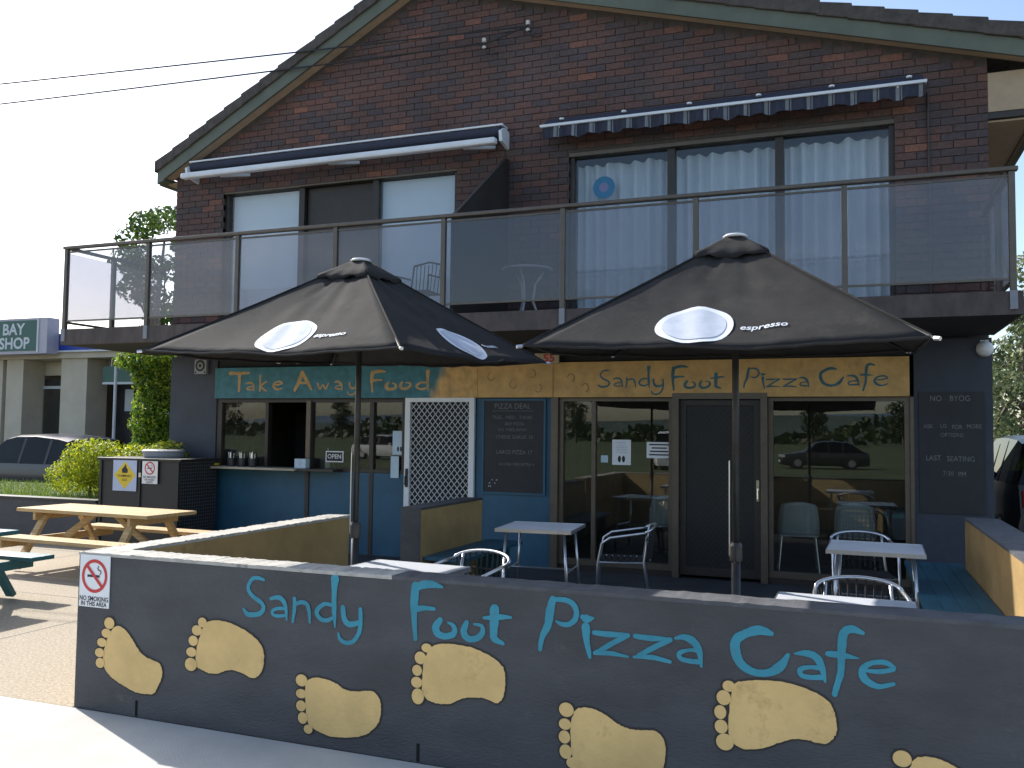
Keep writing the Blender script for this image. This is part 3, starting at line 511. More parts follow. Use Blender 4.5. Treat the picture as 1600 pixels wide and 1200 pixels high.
for l, bx in TA:
    if l in T_:
        w, h = bx[2] - bx[0], bx[3] - bx[1]; ex, ez = .02, .02
        letter('letter', [[(bx[0] + ex + x * (w - 2 * ex), bx[1] + ez + z * (h - 2 * ez), ww * min(w, h) * 1.15) for x, z, ww in s] for s in T_[l]], D - .073, 'goldtext', fa)
    else: letter('letter', LETTERS[l], D - .073, 'goldtext', fa, fit=bx, wscale=1.0)
# faint swirl marks on the gold boards
for par, spots in ((fb, ((-4.25, 2.35), (-3.95, 2.25), (-3.7, 2.38), (-3.62, 2.2))), (fc, ((-3.2, 2.32), (-3.02, 2.2)))):
    for x, z in spots:
        a0 = random.uniform(0, 6); s = MB(); stroke(s, [(x + .045 * math.cos(a0 + q * .8), z + .05 * math.sin(a0 + q * .8), .008) for q in range(6)], D - .079); s.build('swirl', mat('swirl_brown', (.22, .12, .045), .6) if 'swirl_brown' not in bpy.data.materials else bpy.data.materials['swirl_brown'], par)
# take-away side
for i, (a, b) in enumerate(((-8.555, -7.03), (-6.97, -6.03), (-5.97, -5.5))): box('dado_panel', 'teal', a, b, D + .02, D + .12, 0, 1.085, B)
box('dado_strip', 'bronze_dk', -7.028, -6.972, D - .0, D + .12, 0, 1.09, B); box('dado_strip', 'bronze_dk', -6.028, -5.972, D + .01, D + .12, 0, 1.09, B)
box('plinth', 'bronze', -8.55, -5.5, D + .005, D + .13, -.08, -.002, B)
fw = MB(); fw.box(-8.555, -5.49, D + .02, D + .1, 2.03, 2.084); fw.box(-8.555, -5.49, D + .02, D + .1, 1.09, 1.13)
for a, b in ((-8.555, -8.47), (-7.72, -7.67), (-7.03, -6.95), (-6.04, -5.98), (-5.55, -5.49)): fw.box(a, b, D + .015, D + .1, 1.131, 2.029)
sw = fw.build('serving_window', 'bronze_dk', B); box('mullion', 'bronze', -7.03, -6.96, D - .005, D + .014, 1.131, 2.05, sw)
for a, b in ((-8.469, -7.721), (-6.949, -6.041), (-5.979, -5.551)): box('pane', 'glass', a, b, D + .055, D + .061, 1.131, 2.029, sw)
box('serving_shelf', mat('shelf_cream', (.42, .38, .28), .5), -8.66, -7.02, D - .28, D + .015, 1.095, 1.125, B, bevel=.004); box('serving_shelf', 'bronze_dk', -7.018, -6.45, D - .22, D + .012, 1.095, 1.125, B)
# white security door
def sec_door(nm, x0, x1, z0, z1, y, fm, gm, fr, pitch, r, parent, handle_x, hm):
    f = MB(); f.box(x0, x0 + fr, y, y + .05, z0, z1); f.box(x1 - fr, x1, y, y + .05, z0, z1); f.box(x0 + fr, x1 - fr, y, y + .05, z1 - fr, z1); f.box(x0 + fr, x1 - fr, y, y + .05, z0, z0 + fr * 1.4)
    o = f.build(nm, fm, parent, bevel=.004)
    g = MB(); gx0, gx1, gz0, gz1 = x0 + fr, x1 - fr, z0 + fr * 1.4, z1 - fr; asp = 1.18
    for sgn in (1, -1):
        c = -20 * pitch
        while c < 60 * pitch:
            # line: (z-gz0)/asp = sgn*(x-gx0)+c
            pts = []
            for x in (gx0, gx1):
                z = gz0 + asp * (sgn * (x - gx0) + c)
                pts.append((x, z))
            (xa, za), (xb, zb) = pts
            def clip(t): return (xa + (xb - xa) * t, za + (zb - za) * t)
            t0, t1 = 0., 1.
            dz = zb - za; ta, tb = sorted(((gz0 - za) / dz, (gz1 - za) / dz)); t0, t1 = max(t0, ta), min(t1, tb)
            if t1 - t0 > .01:
                A, Bq = clip(t0), clip(t1); yy = y + (.018 if sgn > 0 else .024); g.bar((A[0], yy, A[1]), (Bq[0], yy, Bq[1]), r, r, up=(0, 1, 0))
            c += pitch
    g.build('grille', gm, o)
    hz = z0 + (z1 - z0) * .49
    MB().box(handle_x - .018, handle_x + .018, y - .02, y - .001, hz - .12, hz + .12).build('lock_plate', hm, o, bevel=.003)
    MB().tube([(handle_x, y - .02, hz + .02), (handle_x, y - .05, hz + .02), (handle_x, y - .055, hz - .09)], .009).build('handle', hm, o)
    return o
wd = sec_door('security_door', -5.475, -4.485, .02, 2.105, D - .055, 'white', 'offwhite', 0.075, .080, .0075, B, -5.43, 'black')
box('door_screen', 'innerdark', -5.41, -4.55, D + .0, D + .004, .05, 2.05, wd); box('door_reveal', 'bronze_dk', -5.49, -4.48, D + .03, D + .12, .0, 2.08, B)
box('blue_pier', 'teal', -4.478, -3.465, D - .0, D + .2, -.05, 2.083, B)
box('corner_post', 'bronze', -3.46, -3.37, D - .05, D + .1, -.05, 2.082, B); box('corner_post', 'fasgold', -3.455, -3.43, D - .085, D - .076, 2.09, 2.52, B)
# glazing bays
def bay(x0, x1, stiles):
    f = MB(); t = .05; z0, z1 = .06, 2.083
    f.box(x0, x1, D + .0, D + .09, z1 - .045, z1); f.box(x0, x1, D + .0, D + .09, z0, z0 + .07)
    xs = [x0] + stiles + [x1]; e = []
    for i, a in enumerate(xs):
        l, r_ = (a, a + t) if i == 0 else (a - t, a) if i == len(xs) - 1 else (a - t / 2, a + t / 2)
        f.box(l, r_, D + .0, D + .09, z0 + .07, z1 - .045); e.append((l, r_))
    o = f.build('shop_window', 'bronze', B)
    for i in range(len(e) - 1): box('pane', 'glass', e[i][1], e[i + 1][0], D + .04, D + .046, z0 + .07, z1 - .045, o)
    box('sill', 'bronze_dk', x0, x1, D + .0, D + .1, -.08, z0 - .002, B)
bay(-3.365, -1.965, [-2.93]); bay(-.885, .575, [])
box('corner_post', 'bronze', .578, .617, D - .02, D + .09, -.05, 2.082, B)
fd = MB(); fd.box(-1.96, -1.885, D - .082, D + .1, 0, 2.13); fd.box(-.965, -.89, D - .082, D + .1, 0, 2.13); fd.box(-1.884, -.966, D - .082, D + .1, 2.06, 2.13); df = fd.build('door_frame', 'bronze', B)
fd2 = sec_door('screen_door', -1.88, -.97, .03, 2.055, D - .01, 'bronze_dk', 'bronze_dk', .07, .062, .009, B, -1.0, 'chrome')
box('door_screen', 'black', -1.81, -1.04, D + .018, D + .022, .1, 2.0, fd2)
# ---------------------------------------------------------------- balcony
YB = 8.65
BX0, BX1 = -9.66, 1.39
bal = empty('balcony', (0, 0, 0), label='long balcony with tinted glass balustrade across the brick building', category='balcony')
box('slab', 'under', BX0 + .05, BX1 - .03, YB + .06, D - .002, 2.725, 2.90, bal); 
edge = box('slab_edge', 'slab', BX0, BX1, YB, YB + .055, 2.72, 2.925, bal); box('slab_edge', 'slab', BX0, BX0 + .045, YB + .056, D - .01, 2.722, 2.92, bal); box('slab_edge', 'slab', BX1 - .028, BX1, YB + .056, D - .01, 2.722, 2.92, bal)
box('deck', 'slab', BX0 + .05, BX1 - .03, YB + .06, D - .004, 2.901, 2.925, bal)
px = [-9.609 + 1.3654 * i for i in range(9)]
for x in px:
    p = box('post', 'rail', x - .026, x + .026, YB - .012, YB + .04, 2.93, 3.975, bal, bevel=.004); box('bracket', 'slabgrey', x - .03, x + .03, YB - .014, YB - .001, 2.765, 2.93, p)
MB().box(BX0 + .01, px[8] + .05, YB - .03, YB + .045, 3.976, 4.016).build('top_rail', 'rail', bal, bevel=.01)
for i in range(8):
    a, b = px[i] + .027, px[i + 1] - .027
    g = box('glass_panel', 'balglass', a + .004, b - .004, YB + .008, YB + .016, 3.04, 3.93, bal); 
    box('glazing_bar', 'rail', a, b, YB + .003, YB + .022, 3.02, 3.04, g); box('glazing_bar', 'rail', a, b, YB + .003, YB + .022, 3.93, 3.95, g)
for sx, x in ((0, px[0]), (1, px[8])):
    MB().box(x - .03, x + .03, YB + .046, D - .01, 3.978, 4.014).build('side_rail', 'rail', bal)
    for y0, y1 in ((YB + .045, 9.42), (9.48, D - .03)):
        g = box('glass_panel', 'balglass', x - .004, x + .004, y0 + .01, y1 - .01, 3.04, 3.93, bal); MB().box(x - .012, x + .012, y0, y1, 3.0, 3.03).build('glazing_bar', 'rail', g)
    box('post', 'rail', x - .026, x + .026, 9.425, 9.475, 2.93, 3.977, bal)
MB().prismx([(D - .01, 2.94), (D - .01, 5.13), (D - .10, 5.13), (YB + .10, 4.03), (YB + .10, 2.94)], -4.105, -4.065).build('privacy_screen', mat('brown_screen', (.032, .026, .023), .6, .2), label='dark brown sloping privacy screen dividing the balcony', category='screen')
# round balcony table and chair
bt = empty('balcony_table', (-3.52, 9.6, 2.926), label='white round balcony table with curved legs behind the glass', category='table')
MB().lathe((0, 0, .6), [(.29, 0), (.3, .01), (.3, .022), (.28, .026)], 28).build('table_top', 'palegrey', bt)
for k in range(3):
    a = k * 2.094 + .5; c, s = math.cos(a), math.sin(a)
    MB().tube([(c * .2, s * .2, .6), (c * .1, s * .1, .45), (c * .07, s * .07, .25), (c * .16, s * .16, .02)], .016).build('leg', 'palegrey', bt)
bc = empty('balcony_chair', (-5.0, 9.75, 2.926), label='dark metal balcony chair beside the round white table', category='chair')
for x in (-.22, .22):
    MB().tube([(x, -.2, 0), (x, -.2, .42), (x, -.18, .62), (x, .2, .64)], .012).build('leg', 'pole', bc); MB().tube([(x, .24, 0), (x, .2, .42), (x * .9, .25, .82)], .012).build('leg', 'pole', bc)
MB().box(-.22, .22, -.2, .2, .42, .435).build('seat', 'pole', bc)
bb = MB(); bb.tube([(-.2, .25, .82), (0, .29, .87), (.2, .25, .82)], .012)
for i in range(-3, 4): bb.tube([(i * .05, .21, .44), (i * .055, .27, .83)], .006)
bb.build('backrest', 'pole', bc)
# ---------------------------------------------------------------- awnings
aw = empty('folding_awning', (0, 0, 0), label='white folded awning with navy roll above the left upstairs window', category='awning')
box('back_bar', 'awnwhite', -9.02, -4.09, D - .20, D - .01, 5.525, 5.55, aw, bevel=.006)
MB().tube([(-9.0, D - .16, 5.447), (-4.12, D - .16, 5.447)], .072, 14).build('fabric_roll', 'navy', aw, smooth=False)
MB().box(-9.04, -4.13, D - .36, D - .25, 5.25, 5.335).build('front_bar', 'awnwhite', aw, bevel=.025)
for x in (-9.0, -4.09): MB().prismx([(D - .01, 5.26), (D - .01, 5.48), (D - .16, 5.5), (D - .28, 5.43), (D - .26, 5.30), (D - .12, 5.28)], x - .02, x + .02).build('end_plate', 'awnwhite', aw)
for x in (-8.4, -6.6, -4.6):
    MB().bar((x, D - .26, 5.26), (x + .35, D - .04, 5.30), .04, .035).build('folding_arm', 'offwhite', aw)
a2 = empty('striped_awning', (0, 0, 0), label='retracted navy and white striped awning above the curtained windows', category='awning')
MB().tube([(-3.52, D - .10, 5.475), (.74, D - .10, 5.475)], .07, 14).build('fabric_roll', 'navy', a2)
MB().box(-3.56, .77, D - .30, D - .255, 5.395, 5.43).build('front_bar', 'awnwhite', a2, bevel=.006)
v = []; f = []; n = 340; x0, x1 = -3.53, .74
for i in range(n + 1):
    x = x0 + (x1 - x0) * i / n; y = D - .275 + .022 * math.sin(i * .36) + .01 * math.sin(i * .9); zb = 5.245 + .022 * abs(math.sin(i * .088)) + .008 * math.sin(i * .31)
    v += [(x, y * .3 + (D - .278) * .7, 5.396), (x, y, zb)]
for i in range(n): f.append((2 * i, 2 * i + 2, 2 * i + 3, 2 * i + 1))
val = MB().add(v, f).build('valance', 'navy', a2, smooth=True); val.data.materials.append(M['awngrey'])
for i, p in enumerate(val.data.polygons):
    k = i % 18
    if 12 <= k <= 14 or k == 16: p.material_index = 1
fsh = MB().prismx([(D - .12, 5.53), (D - .255, 5.43), (D - .26, 5.44), (D - .13, 5.545)], -3.52, .73); fsh.build('fabric_sheet', 'navy', a2)
for x in (-3.3, -1.4, .5): MB().bar((x, D - .27, 5.39), (x - .3, D - .03, 5.40), .035, .03).build('folding_arm', 'offwhite', a2)
for i in range(6): MB().lathe((-3.3 + i * .78, D - .22, 5.49), [(.03, 0), (.03, .02)], 8).build('clip', 'awnwhite', a2)
MB().tube([(.79, D - .03, 5.38), (.80, D - .03, 4.0), (.80, D - .03, 2.95)], .012).build('crank_rod', 'bronze_dk', label='thin brown crank rod hanging on the brick beside the striped awning', category='rod')

# ---------------------------------------------------------------- courtyard walls
Y0, Y1 = 4.05, 4.235
HW = .906
fwall = empty('courtyard_wall', (0, 0, 0), label='dark low wall with big blue lettering and sand footprints', category='wall')
def lumpy_box(name, m, x0, x1, y0, y1, z0, z1, parent, nx=40, amp=.004):
    o = MB()
    v = []; f = []
    for i in range(nx + 1):
        x = x0 + (x1 - x0) * i / nx; a = random.gauss(0, amp); b = random.gauss(0, amp)
        v += [(x, y0, z0), (x, y0 + random.gauss(0, amp * .4), z1 + a), (x, y1 + random.gauss(0, amp * .4), z1 + b), (x, y1, z0)]
    for i in range(nx):
        q = i * 4
        for j in range(3): f.append((q + j, q + j + 1, q + j + 5, q + j + 4)[::-1])
        f.append((q + 3, q, q + 4, q + 7)[::-1])
    f.append((0, 1, 2, 3)[::-1]); q = nx * 4; f.append((q, q + 1, q + 2, q + 3))
    return o.add(v, f).build(name, m, parent)
box('wall_face', 'wallpaint', -4.30, 1.24, Y0, Y0 + .02, 0, HW - .012, fwall)
box('wall_core', 'ochrelite', -4.298, 1.24, Y0 + .021, Y1, 0, HW - .014, fwall)
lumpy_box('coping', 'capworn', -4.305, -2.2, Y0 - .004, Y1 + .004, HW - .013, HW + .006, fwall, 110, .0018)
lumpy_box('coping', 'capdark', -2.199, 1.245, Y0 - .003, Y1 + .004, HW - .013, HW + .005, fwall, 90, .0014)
for ls in (x for w in WORDS.values() for x in w[0]): letter('letter', LETTERS[ls], Y0 - .003, 'letterblue', fwall)
for b, toes in FEET:
    cen = (sum(p[0] for p in b) / len(b), sum(p[1] for p in b) / len(b))
    jr = random.Random(len(b)); c = [(x + jr.gauss(0, .0011), z + jr.gauss(0, .0011)) for x, z in catmull([tuple(p) for p in b], None, 5, True)]
    def grow(c, e):
        out = []
        n = len(c)
        ar = sum(c[i][0] * c[(i + 1) % n][1] - c[(i + 1) % n][0] * c[i][1] for i in range(n)); sg = 1 if ar > 0 else -1
        for i in range(n):
            a, d = c[i - 1], c[(i + 1) % n]; t = Vector((d[0] - a[0], d[1] - a[1])).normalized(); out.append((c[i][0] + t.y * e * sg, c[i][1] - t.x * e * sg))
        return out
    def ell(t, e): return [(t[0] + (t[2] + e) * math.cos(k * .2618), t[1] + (t[3] + e) * math.sin(k * .2618)) for k in range(24)]
    m1 = MB(); m2 = MB(); m1.add([(x, Y0 - .0045, z) for x, z in c], [tuple(range(len(c)))]); g = grow(c, .009); m2.add([(x, Y0 - .0022, z) for x, z in g], [tuple(range(len(g)))])
    for k, t in enumerate(toes):
        e = ell(t, 0); m1.add([(x, Y0 - .0052 - k * .0004, z) for x, z in e], [tuple(range(24))]); e = ell(t, .009); m2.add([(x, Y0 - .0024 - k * .0003, z) for x, z in e], [tuple(range(24))])
    o = m1.build('footprint', 'footsand', fwall); m2.build('outline', 'footline', o)
for x in (-3.831, -2.035): box('weep_hole', 'slot', x - .008, x + .008, Y0 - .002, Y0 + .01, .005, .095, fwall)
ret = empty('return_wall', (0, 0, 0), label='low ochre wall running back from the no smoking sign corner', category='wall')
box('wall_core', 'ochre', -4.298, -4.105, Y1 + .002, 6.76, 0, HW - .015, ret)
r_ = lumpy_box('coping', 'capworn', Y1 + .006, 6.765, 4.103, 4.30, HW - .014, HW + .006, ret, 130, .0018)
for v_ in r_.data.vertices: x, y, z = v_.co; v_.co = (-y, x, z)
r_.data.flip_normals()
stub = empty('entry_wall', (0, 0, 0), label='short ochre wall in front of the white security door', category='wall')
box('wall_core', 'ochre', -4.07, -3.86, 7.66, 9.16, -.004, HW - .012, stub); box('coping', 'wallpaint', -4.075, -3.855, 7.655, 9.165, HW - .011, HW + .012, stub); box('wall_end', 'wallpaint', -4.072, -3.862, 7.652, 7.659, -.003, HW - .013, stub)
rw = empty('boundary_wall', (0, 0, 0), label='low ochre wall with grey top along the right courtyard side', category='wall')
box('wall_core', 'ochre', .965, 1.24, Y1 + .003, 9.2, 0, HW - .012, rw); box('coping', 'capdark', .96, 1.245, Y1 + .005, 9.205, HW - .011, HW + .008, rw); 
# benches
def bench(x0, x1, y0, y1, lab, n=3):
    b = empty('bench', (0, 0, 0), label=lab, category='bench')
    w = (x1 - x0) / n
    for i in range(n): box('slat', 'slat', x0 + i * w + .0012, x0 + (i + 1) * w - .0012, y0, y1, .415, .45, b, bevel=.002)
    y = y0 + .15
    while y < y1:
        box('leg', 'tealwood', x0 + .04, x1 - .04, y, y + .05, -.004, .414, b); y += 1.1
bench(.46, .955, 4.26, 9.5, 'long teal slatted bench along the right courtyard wall', 4)
bench(-3.85, -3.42, 7.7, 9.3, 'dark teal bench against the short ochre entry wall', 3)

# ---------------------------------------------------------------- umbrellas
def umbrella(lab, c, psi, rim, h, s, lat, tilt, seed):
    rnd = random.Random(seed)
    root = empty('patio_umbrella', (c[0], c[1], -.005), psi, label=lab, category='umbrella', group='black patio umbrellas')
    rim += .005
    tl = Vector((tilt[0], tilt[1]))
    def P(k, x, t, off=0.):
        w = (s / 2) * (1 - t); a = max(-1, min(1, x / w)) if w > 1e-4 else 0
        sag = (1 - a * a) * (.030 * (1 - t) ** 1.2 + .030 * math.sin(math.pi * min(1, t)))
        sag += .007 * math.sin(9 * a + k) * (1 - abs(a)) * (1 - t) + .006 * math.sin(14 * t + 5 * a + k * 2) * (1 - a * a)
        sag += .007 * math.sin(19 * a + 2 * k + seed) * max(0, t - .3) * (1 - a * a) + .004 * math.sin(33 * a * (1 - t) + 7 * t + k) * (1 - a * a)
        prof = t - .012 * math.sin(math.pi * t)
        p = Vector((x, -w, rim + h * prof - sag + off)); ca, sa = ((1, 0), (0, 1), (-1, 0), (0, -1))[k]
        q = Vector((p.x * ca - p.y * sa, p.x * sa + p.y * ca, p.z)); q.z -= tl.x * q.x + tl.y * q.y
        return q
    mb = MB(); nt, nx = 18, 22
    for k in range(4):
        v = []; f = []
        for i in range(nt + 1):
            t = .95 * i / nt; w = (s / 2) * (1 - t)
            for j in range(nx + 1): v.append(P(k, -w + 2 * w * j / nx, t))
        for i in range(nt):
            for j in range(nx): q = i * (nx + 1) + j; f.append((q, q + 1, q + nx + 2, q + nx + 1))
        mb.add(v, f)
    can = mb.build('canopy', 'canvas', root, smooth=True)
    sd = can.modifiers.new('solid', 'SOLIDIFY'); sd.thickness = .002; sd.offset = -1
    # hem piping
    hm = MB()
    for k in range(4): hm.tube([P(k, -s / 2 + s * j / 20, 0, -.006) for j in range(21)], .009, 6)
    hm.build('hem', 'canvas', can)
    for k in range(4): MB().tube([P(k, -(s / 2) * (1 - .9 * j / 16), .9 * j / 16, .003) for j in range(17)], .006, 5).build('ridge_seam', 'canvas', can)
    # wind vent cap
    mb = MB(); cw = .21; top = rim + h + .022
    for k in range(4):
        ca, sa = ((1, 0), (0, 1), (-1, 0), (0, -1))[k]; v = []; f = []; nn = 16; rows = (1, .75, .5, .28, .0)
        for r_i, rr in enumerate((1.03, 1.0, .7, .42, .2)):
            for j in range(nn + 1):
                a = -1 + 2 * j / nn; x = a * cw * rr; y = -cw * rr; zz = top - cw * rr * (h / (s / 2)) * .99 - .010 * (1 - a * a) * rr
                if r_i == 0: zz -= .022 + .010 * math.sin(5.5 * a + k * 1.7 + seed) + .007 * math.sin(13 * a + k); y -= .008 * math.sin(11 * a + k)
                if r_i == 1: zz += .005 * math.sin(11 * a + k)
                q = Vector((x * ca - y * sa, x * sa + y * ca, zz)); q.z -= tl.x * q.x + tl.y * q.y; v.append(q)
        for i in range(4):
            for j in range(nn): q = i * (nn + 1) + j; f.append((q, q + 1, q + nn + 2, q + nn + 1))
        mb.add(v, f)
    cap = mb.build('vent_cap', 'canvas', root, smooth=True); sd = cap.modifiers.new('solid', 'SOLIDIFY'); sd.thickness = .002
    ax = Vector((tl.x, tl.y, 1))
    MB().lathe((0, 0, top - .035), [(.07, 0), (.075, .008), (.06, .018), (.03, .022)], 20).build('finial', 'white', root, smooth=True)
    MB().tube([(0, 0, 0), (0, 0, .95)], .027, 14).build('lower_pole', 'pole', root, smooth=True); MB().tube([(0, 0, .9), (0, 0, rim + h - .03)], .021, 14).build('pole', 'pole', root, smooth=True)
    MB().lathe((0, 0, .9), [(.036, 0), (.038, .02), (.038, .09), (.03, .11)], 14).build('clamp', 'pole', root); MB().tube([(-.036, -.012, .93), (-.036, -.012, 1.5)], .0035, 6).build('pull_cord', 'alu', root)
    MB().box(-.27, .27, -.27, .27, 0, .045).lathe((0, 0, .04), [(.05, 0), (.05, .3), (.04, .32)], 14).build('base', 'pole', root, bevel=.006)
    MB().lathe((0, 0, rim + .04), [(.05, 0), (.05, .07)], 12).build('hub', 'pole', root)
    for sx in (-1, 1):
        for sy in (-1, 1):
            e = Vector((sx * s / 2 * 1.012, sy * s / 2 * 1.012, rim - .012)); e.z -= tl.x * e.x + tl.y * e.y; a = Vector((0, 0, rim + h * .9)); m_ = Vector((e.x / 2, e.y / 2, rim + h * .40)); rb = MB().tube([a, Vector((e.x * .5, e.y * .5, rim + h * .40 - .015)), e], .009, 6).build('rib', 'pole', root)
            MB().tube([(0, 0, rim + .08), (e.x * .5, e.y * .5, rim + h * .40 - .03)], .008, 6).build('strut', 'pole', rb)
            MB().tube([e, e * 1.0 + Vector((sx * .022, sy * .022, -.004))], .011, 6).build('tip', 'alu', rb)
    for k in range(4):
        cx, ct, rx, rt = lat, .18, .205, .165
        for nm, m, sc, off in (('logo_oval', 'canvaslite', 1., .005), ('logo_fill', 'canvasgrey', .82, .0085)):
            mb = MB(); v = []; f = []; rings = 7; seg = 36
            for r_i in range(rings + 1):
                for q in range(seg):
                    a = 2 * math.pi * q / seg; v.append(P(k, cx + rx * sc * r_i / rings * math.cos(a), ct + rt * sc * r_i / rings * math.sin(a), off))
            for r_i in range(rings):
                for q in range(seg): f.append((r_i * seg + q, (r_i + 1) * seg + q, (r_i + 1) * seg + (q + 1) % seg, r_i * seg + (q + 1) % seg))
            lo = mb.add(v, f).build(nm, m, can, smooth=True)
        me = text_mesh('espresso', .068, .0012)
        for v_ in me.vertices:
            x, y = v_.co.x * .98 + .12 * v_.co.y, v_.co.y; v_.co = P(k, cx + rx + .155 + x, ct - .022 + y / math.hypot(s / 2, h) * .95, .006)
        mkobj('lettering', me, 'canvaslite', can)
    return root
umbrella('black patio umbrella nearest the take away window, front panel sunlit', (-3.281, 5.488), -.086, 2.182, .690, 2.0, .03, (.021, -.035), 3)
umbrella('black patio umbrella in front of the bronze cafe door', (-.659, 5.497), .004, 2.184, .685, 2.0, -.12, (.005, -.060), 8)

# ---------------------------------------------------------------- tables and chairs
def cafe_table(c, rz, lab):
    t = empty('cafe_table', (c[0], c[1], -.005), rz, label=lab, category='table', group='square cafe tables')
    tp = MB().box(-.36, .36, -.36, .36, .722, .75).build('table_top', 'tabletop', t, bevel=.004); MB().box(-.366, .366, -.366, -.361, .72, .752).box(-.366, .366, .361, .366, .72, .752).box(-.366, -.361, -.36, .36, .72, .752).box(.361, .366, -.36, .36, .72, .752).build('edge_trim', 'alu', tp)
    for sx in (-1, 1):
        MB().tube([(sx * .33, -.30, 0), (sx * .28, -.26, .70), (sx * .28, .26, .70), (sx * .33, .30, 0)], .014, 8).build('leg', 'alu', t, smooth=True)
        MB().tube([(sx * .305, -.28, .35), (sx * .305, .28, .35)], .009, 6).build('stretcher', 'alu', t)
    MB().tube([(-.305, 0, .35), (.305, 0, .35)], .009, 6).build('stretcher', 'alu', t)
    return t
cafe_table((-2.82, 8.18), .10, 'square white cafe table beside the short ochre wall and blackboard'); cafe_table((.17, 7.92), -.03, 'square white cafe table by the right window and teal bench')
cafe_table((-2.78, 5.16), -.06, 'square white cafe table behind the wall under the left umbrella'); cafe_table((-.05, 5.04), -.02, 'square white cafe table right behind the word Cafe on the wall')
def arm_chair(c, rz, lab):
    t = empty('arm_chair', (c[0], c[1], -.005), rz, label=lab, category='chair', group='aluminium arm chairs')   # faces -Y
    for sx in (-1, 1):
        MB().tube([(sx * .27, -.25, 0), (sx * .27, -.235, .40), (sx * .27, -.20, .60), (sx * .27, -.12, .655), (sx * .265, .1, .69), (sx * .25, .22, .71)], .0125, 8).build('front_leg', 'alu', t, smooth=True)
        MB().tube([(sx * .23, .27, 0), (sx * .22, .2, .42), (sx * .2, .23, .6), (sx * .19, .26, .74)], .0115, 8).build('rear_leg', 'alu', t, smooth=True)
    n = 14; pts = [(.25 * math.cos(math.pi * i / n), .22 + .10 * math.sin(math.pi * i / n), .71 + .06 * math.sin(math.pi * i / n)) for i in range(n + 1)]
    MB().tube(pts, .0135, 8).build('back_loop', 'alu', t, smooth=True)
    st = MB()
    for i in range(7): st.box(-.23, .23, -.22 + i * .06, -.175 + i * .06, .425, .437)
    st.build('seat', 'wicker', t)
    bk = MB()
    for i in range(1, n):
        x, y, z = pts[i]; bk.tube([(x * .86, .215 + (y - .22) * .6, .45), (x * .95, y - .01, z - .01)], .007, 5)
    for z in (.52, .58, .64): bk.tube([(q[0] * (.84 + (z - .45) * .5), .215 + (q[1] - .22) * (.6 + (z - .45)), z) for q in pts[1:-1]], .008, 5)
    bk.build('backrest', 'wicker', t)
    sf = MB().tube([(-.26, -.23, .42), (.26, -.23, .42), (.225, .2, .42), (-.225, .2, .42)], .010, 6, True).build('seat_frame', 'alu', t)
    return t
arm_chair((-2.12, 8.62), -1.35, 'black woven chair with silver arms beside the cafe door'); arm_chair((-2.62, 5.86), -.25, 'chair with sunlit curved silver back at the left front table')
arm_chair((.05, 5.72), .10, 'chair with curved silver back at the right front table'); arm_chair((.08, 8.62), .1, 'chair tucked behind the table by the right window')
def picnic_table(c, rz, m, L, lab, ztop=.69, zb=.41):
    t = empty('picnic_table', (c[0], c[1], -.002), rz, label=lab, category='picnic table')
    for i in range(5): box('top_plank', m, -L / 2, L / 2, -.375 + i * .151, -.375 + i * .151 + .145, ztop - .04, ztop, t, bevel=.004)
    for sy in (-1, 1):
        for k in range(2): y = sy * .67 + (k - .5) * .135; box('seat_plank', m, -L / 2 + .02, L / 2 - .02, y - .064, y + .064, zb - .04, zb, t, bevel=.004)
    for sx in (-1, 1):
        x = sx * (L / 2 - .33)
        for sy in (-1, 1): MB().bar((x, sy * .22, ztop - .045), (x, sy * .60, 0.03), .045, .095, up=(1, 0, 0)).build('leg', m, t)
        MB().box(x + sx * .025, x + sx * .065, -.78, .78, zb - .13, zb - .042).build('seat_bearer', m, t); MB().box(x + sx * .025, x + sx * .065, -.36, .36, ztop - .13, ztop - .042).build('top_bearer', m, t)
        MB().bar((x - sx * .03, 0, zb - .09), (x - sx * .55, 0, ztop - .05), .07, .04, up=(0, 1, 0)).build('brace', m, t)
    return t
picnic_table((-8.22, 8.10), -.045, 'pine', 2.06, 'sunlit sand coloured picnic table in front of the gas cage'); picnic_table((-8.28, 5.72), .02, 'tealwood', 2.1, 'teal picnic table cut off by the left edge')
# ---------------------------------------------------------------- signs and small things
def plate(name, x0, x1, z0, z1, y, m, lab, cat, th=.004, **k): return box(name, m, x0, x1, y - th, y, z0, z1, label=lab, category=cat, **k)
def nosmoke(par, cx, cz, r, y):
    n = 36; v = []; f = []
    for k in range(n):
        a = 2 * math.pi * k / n; v += [(cx + r * math.cos(a), y, cz + r * math.sin(a)), (cx + r * .8 * math.cos(a), y, cz + r * .8 * math.sin(a))]
    for k in range(n): q = (k + 1) % n; f.append((2 * k, 2 * k + 1, 2 * q + 1, 2 * q))
    MB().add(v, f).build('ring', 'red', par)
    MB().bar((cx - r * .62, y - .0012, cz + r * .62), (cx + r * .62, y - .0012, cz - r * .62), .0008, r * .2, up=(0, 1, 0)).build('slash', 'red', par) if 0 else None
    d = r * .1 * .7071; a = r * .63
    MB().add([(cx - a - d, y - .0012, cz + a - d), (cx - a + d, y - .0012, cz + a + d), (cx + a + d, y - .0012, cz - a + d), (cx + a - d, y - .0012, cz - a - d)], [(0, 1, 2, 3)][::1]).build('slash', 'red', par)
    MB().box(cx - r * .55, cx + r * .4, y - .0008, y - .0004, cz - r * .07, cz + r * .07).build('cigarette', 'ink', par)
    s = MB(); stroke(s, [(cx + r * .42, cz + r * .12, r * .06), (cx + r * .5, cz + r * .3, r * .06), (cx + r * .25, cz + r * .42, r * .06), (cx + r * .3, cz + r * .6, r * .05)], y - .0006); s.build('smoke', 'ink', par)
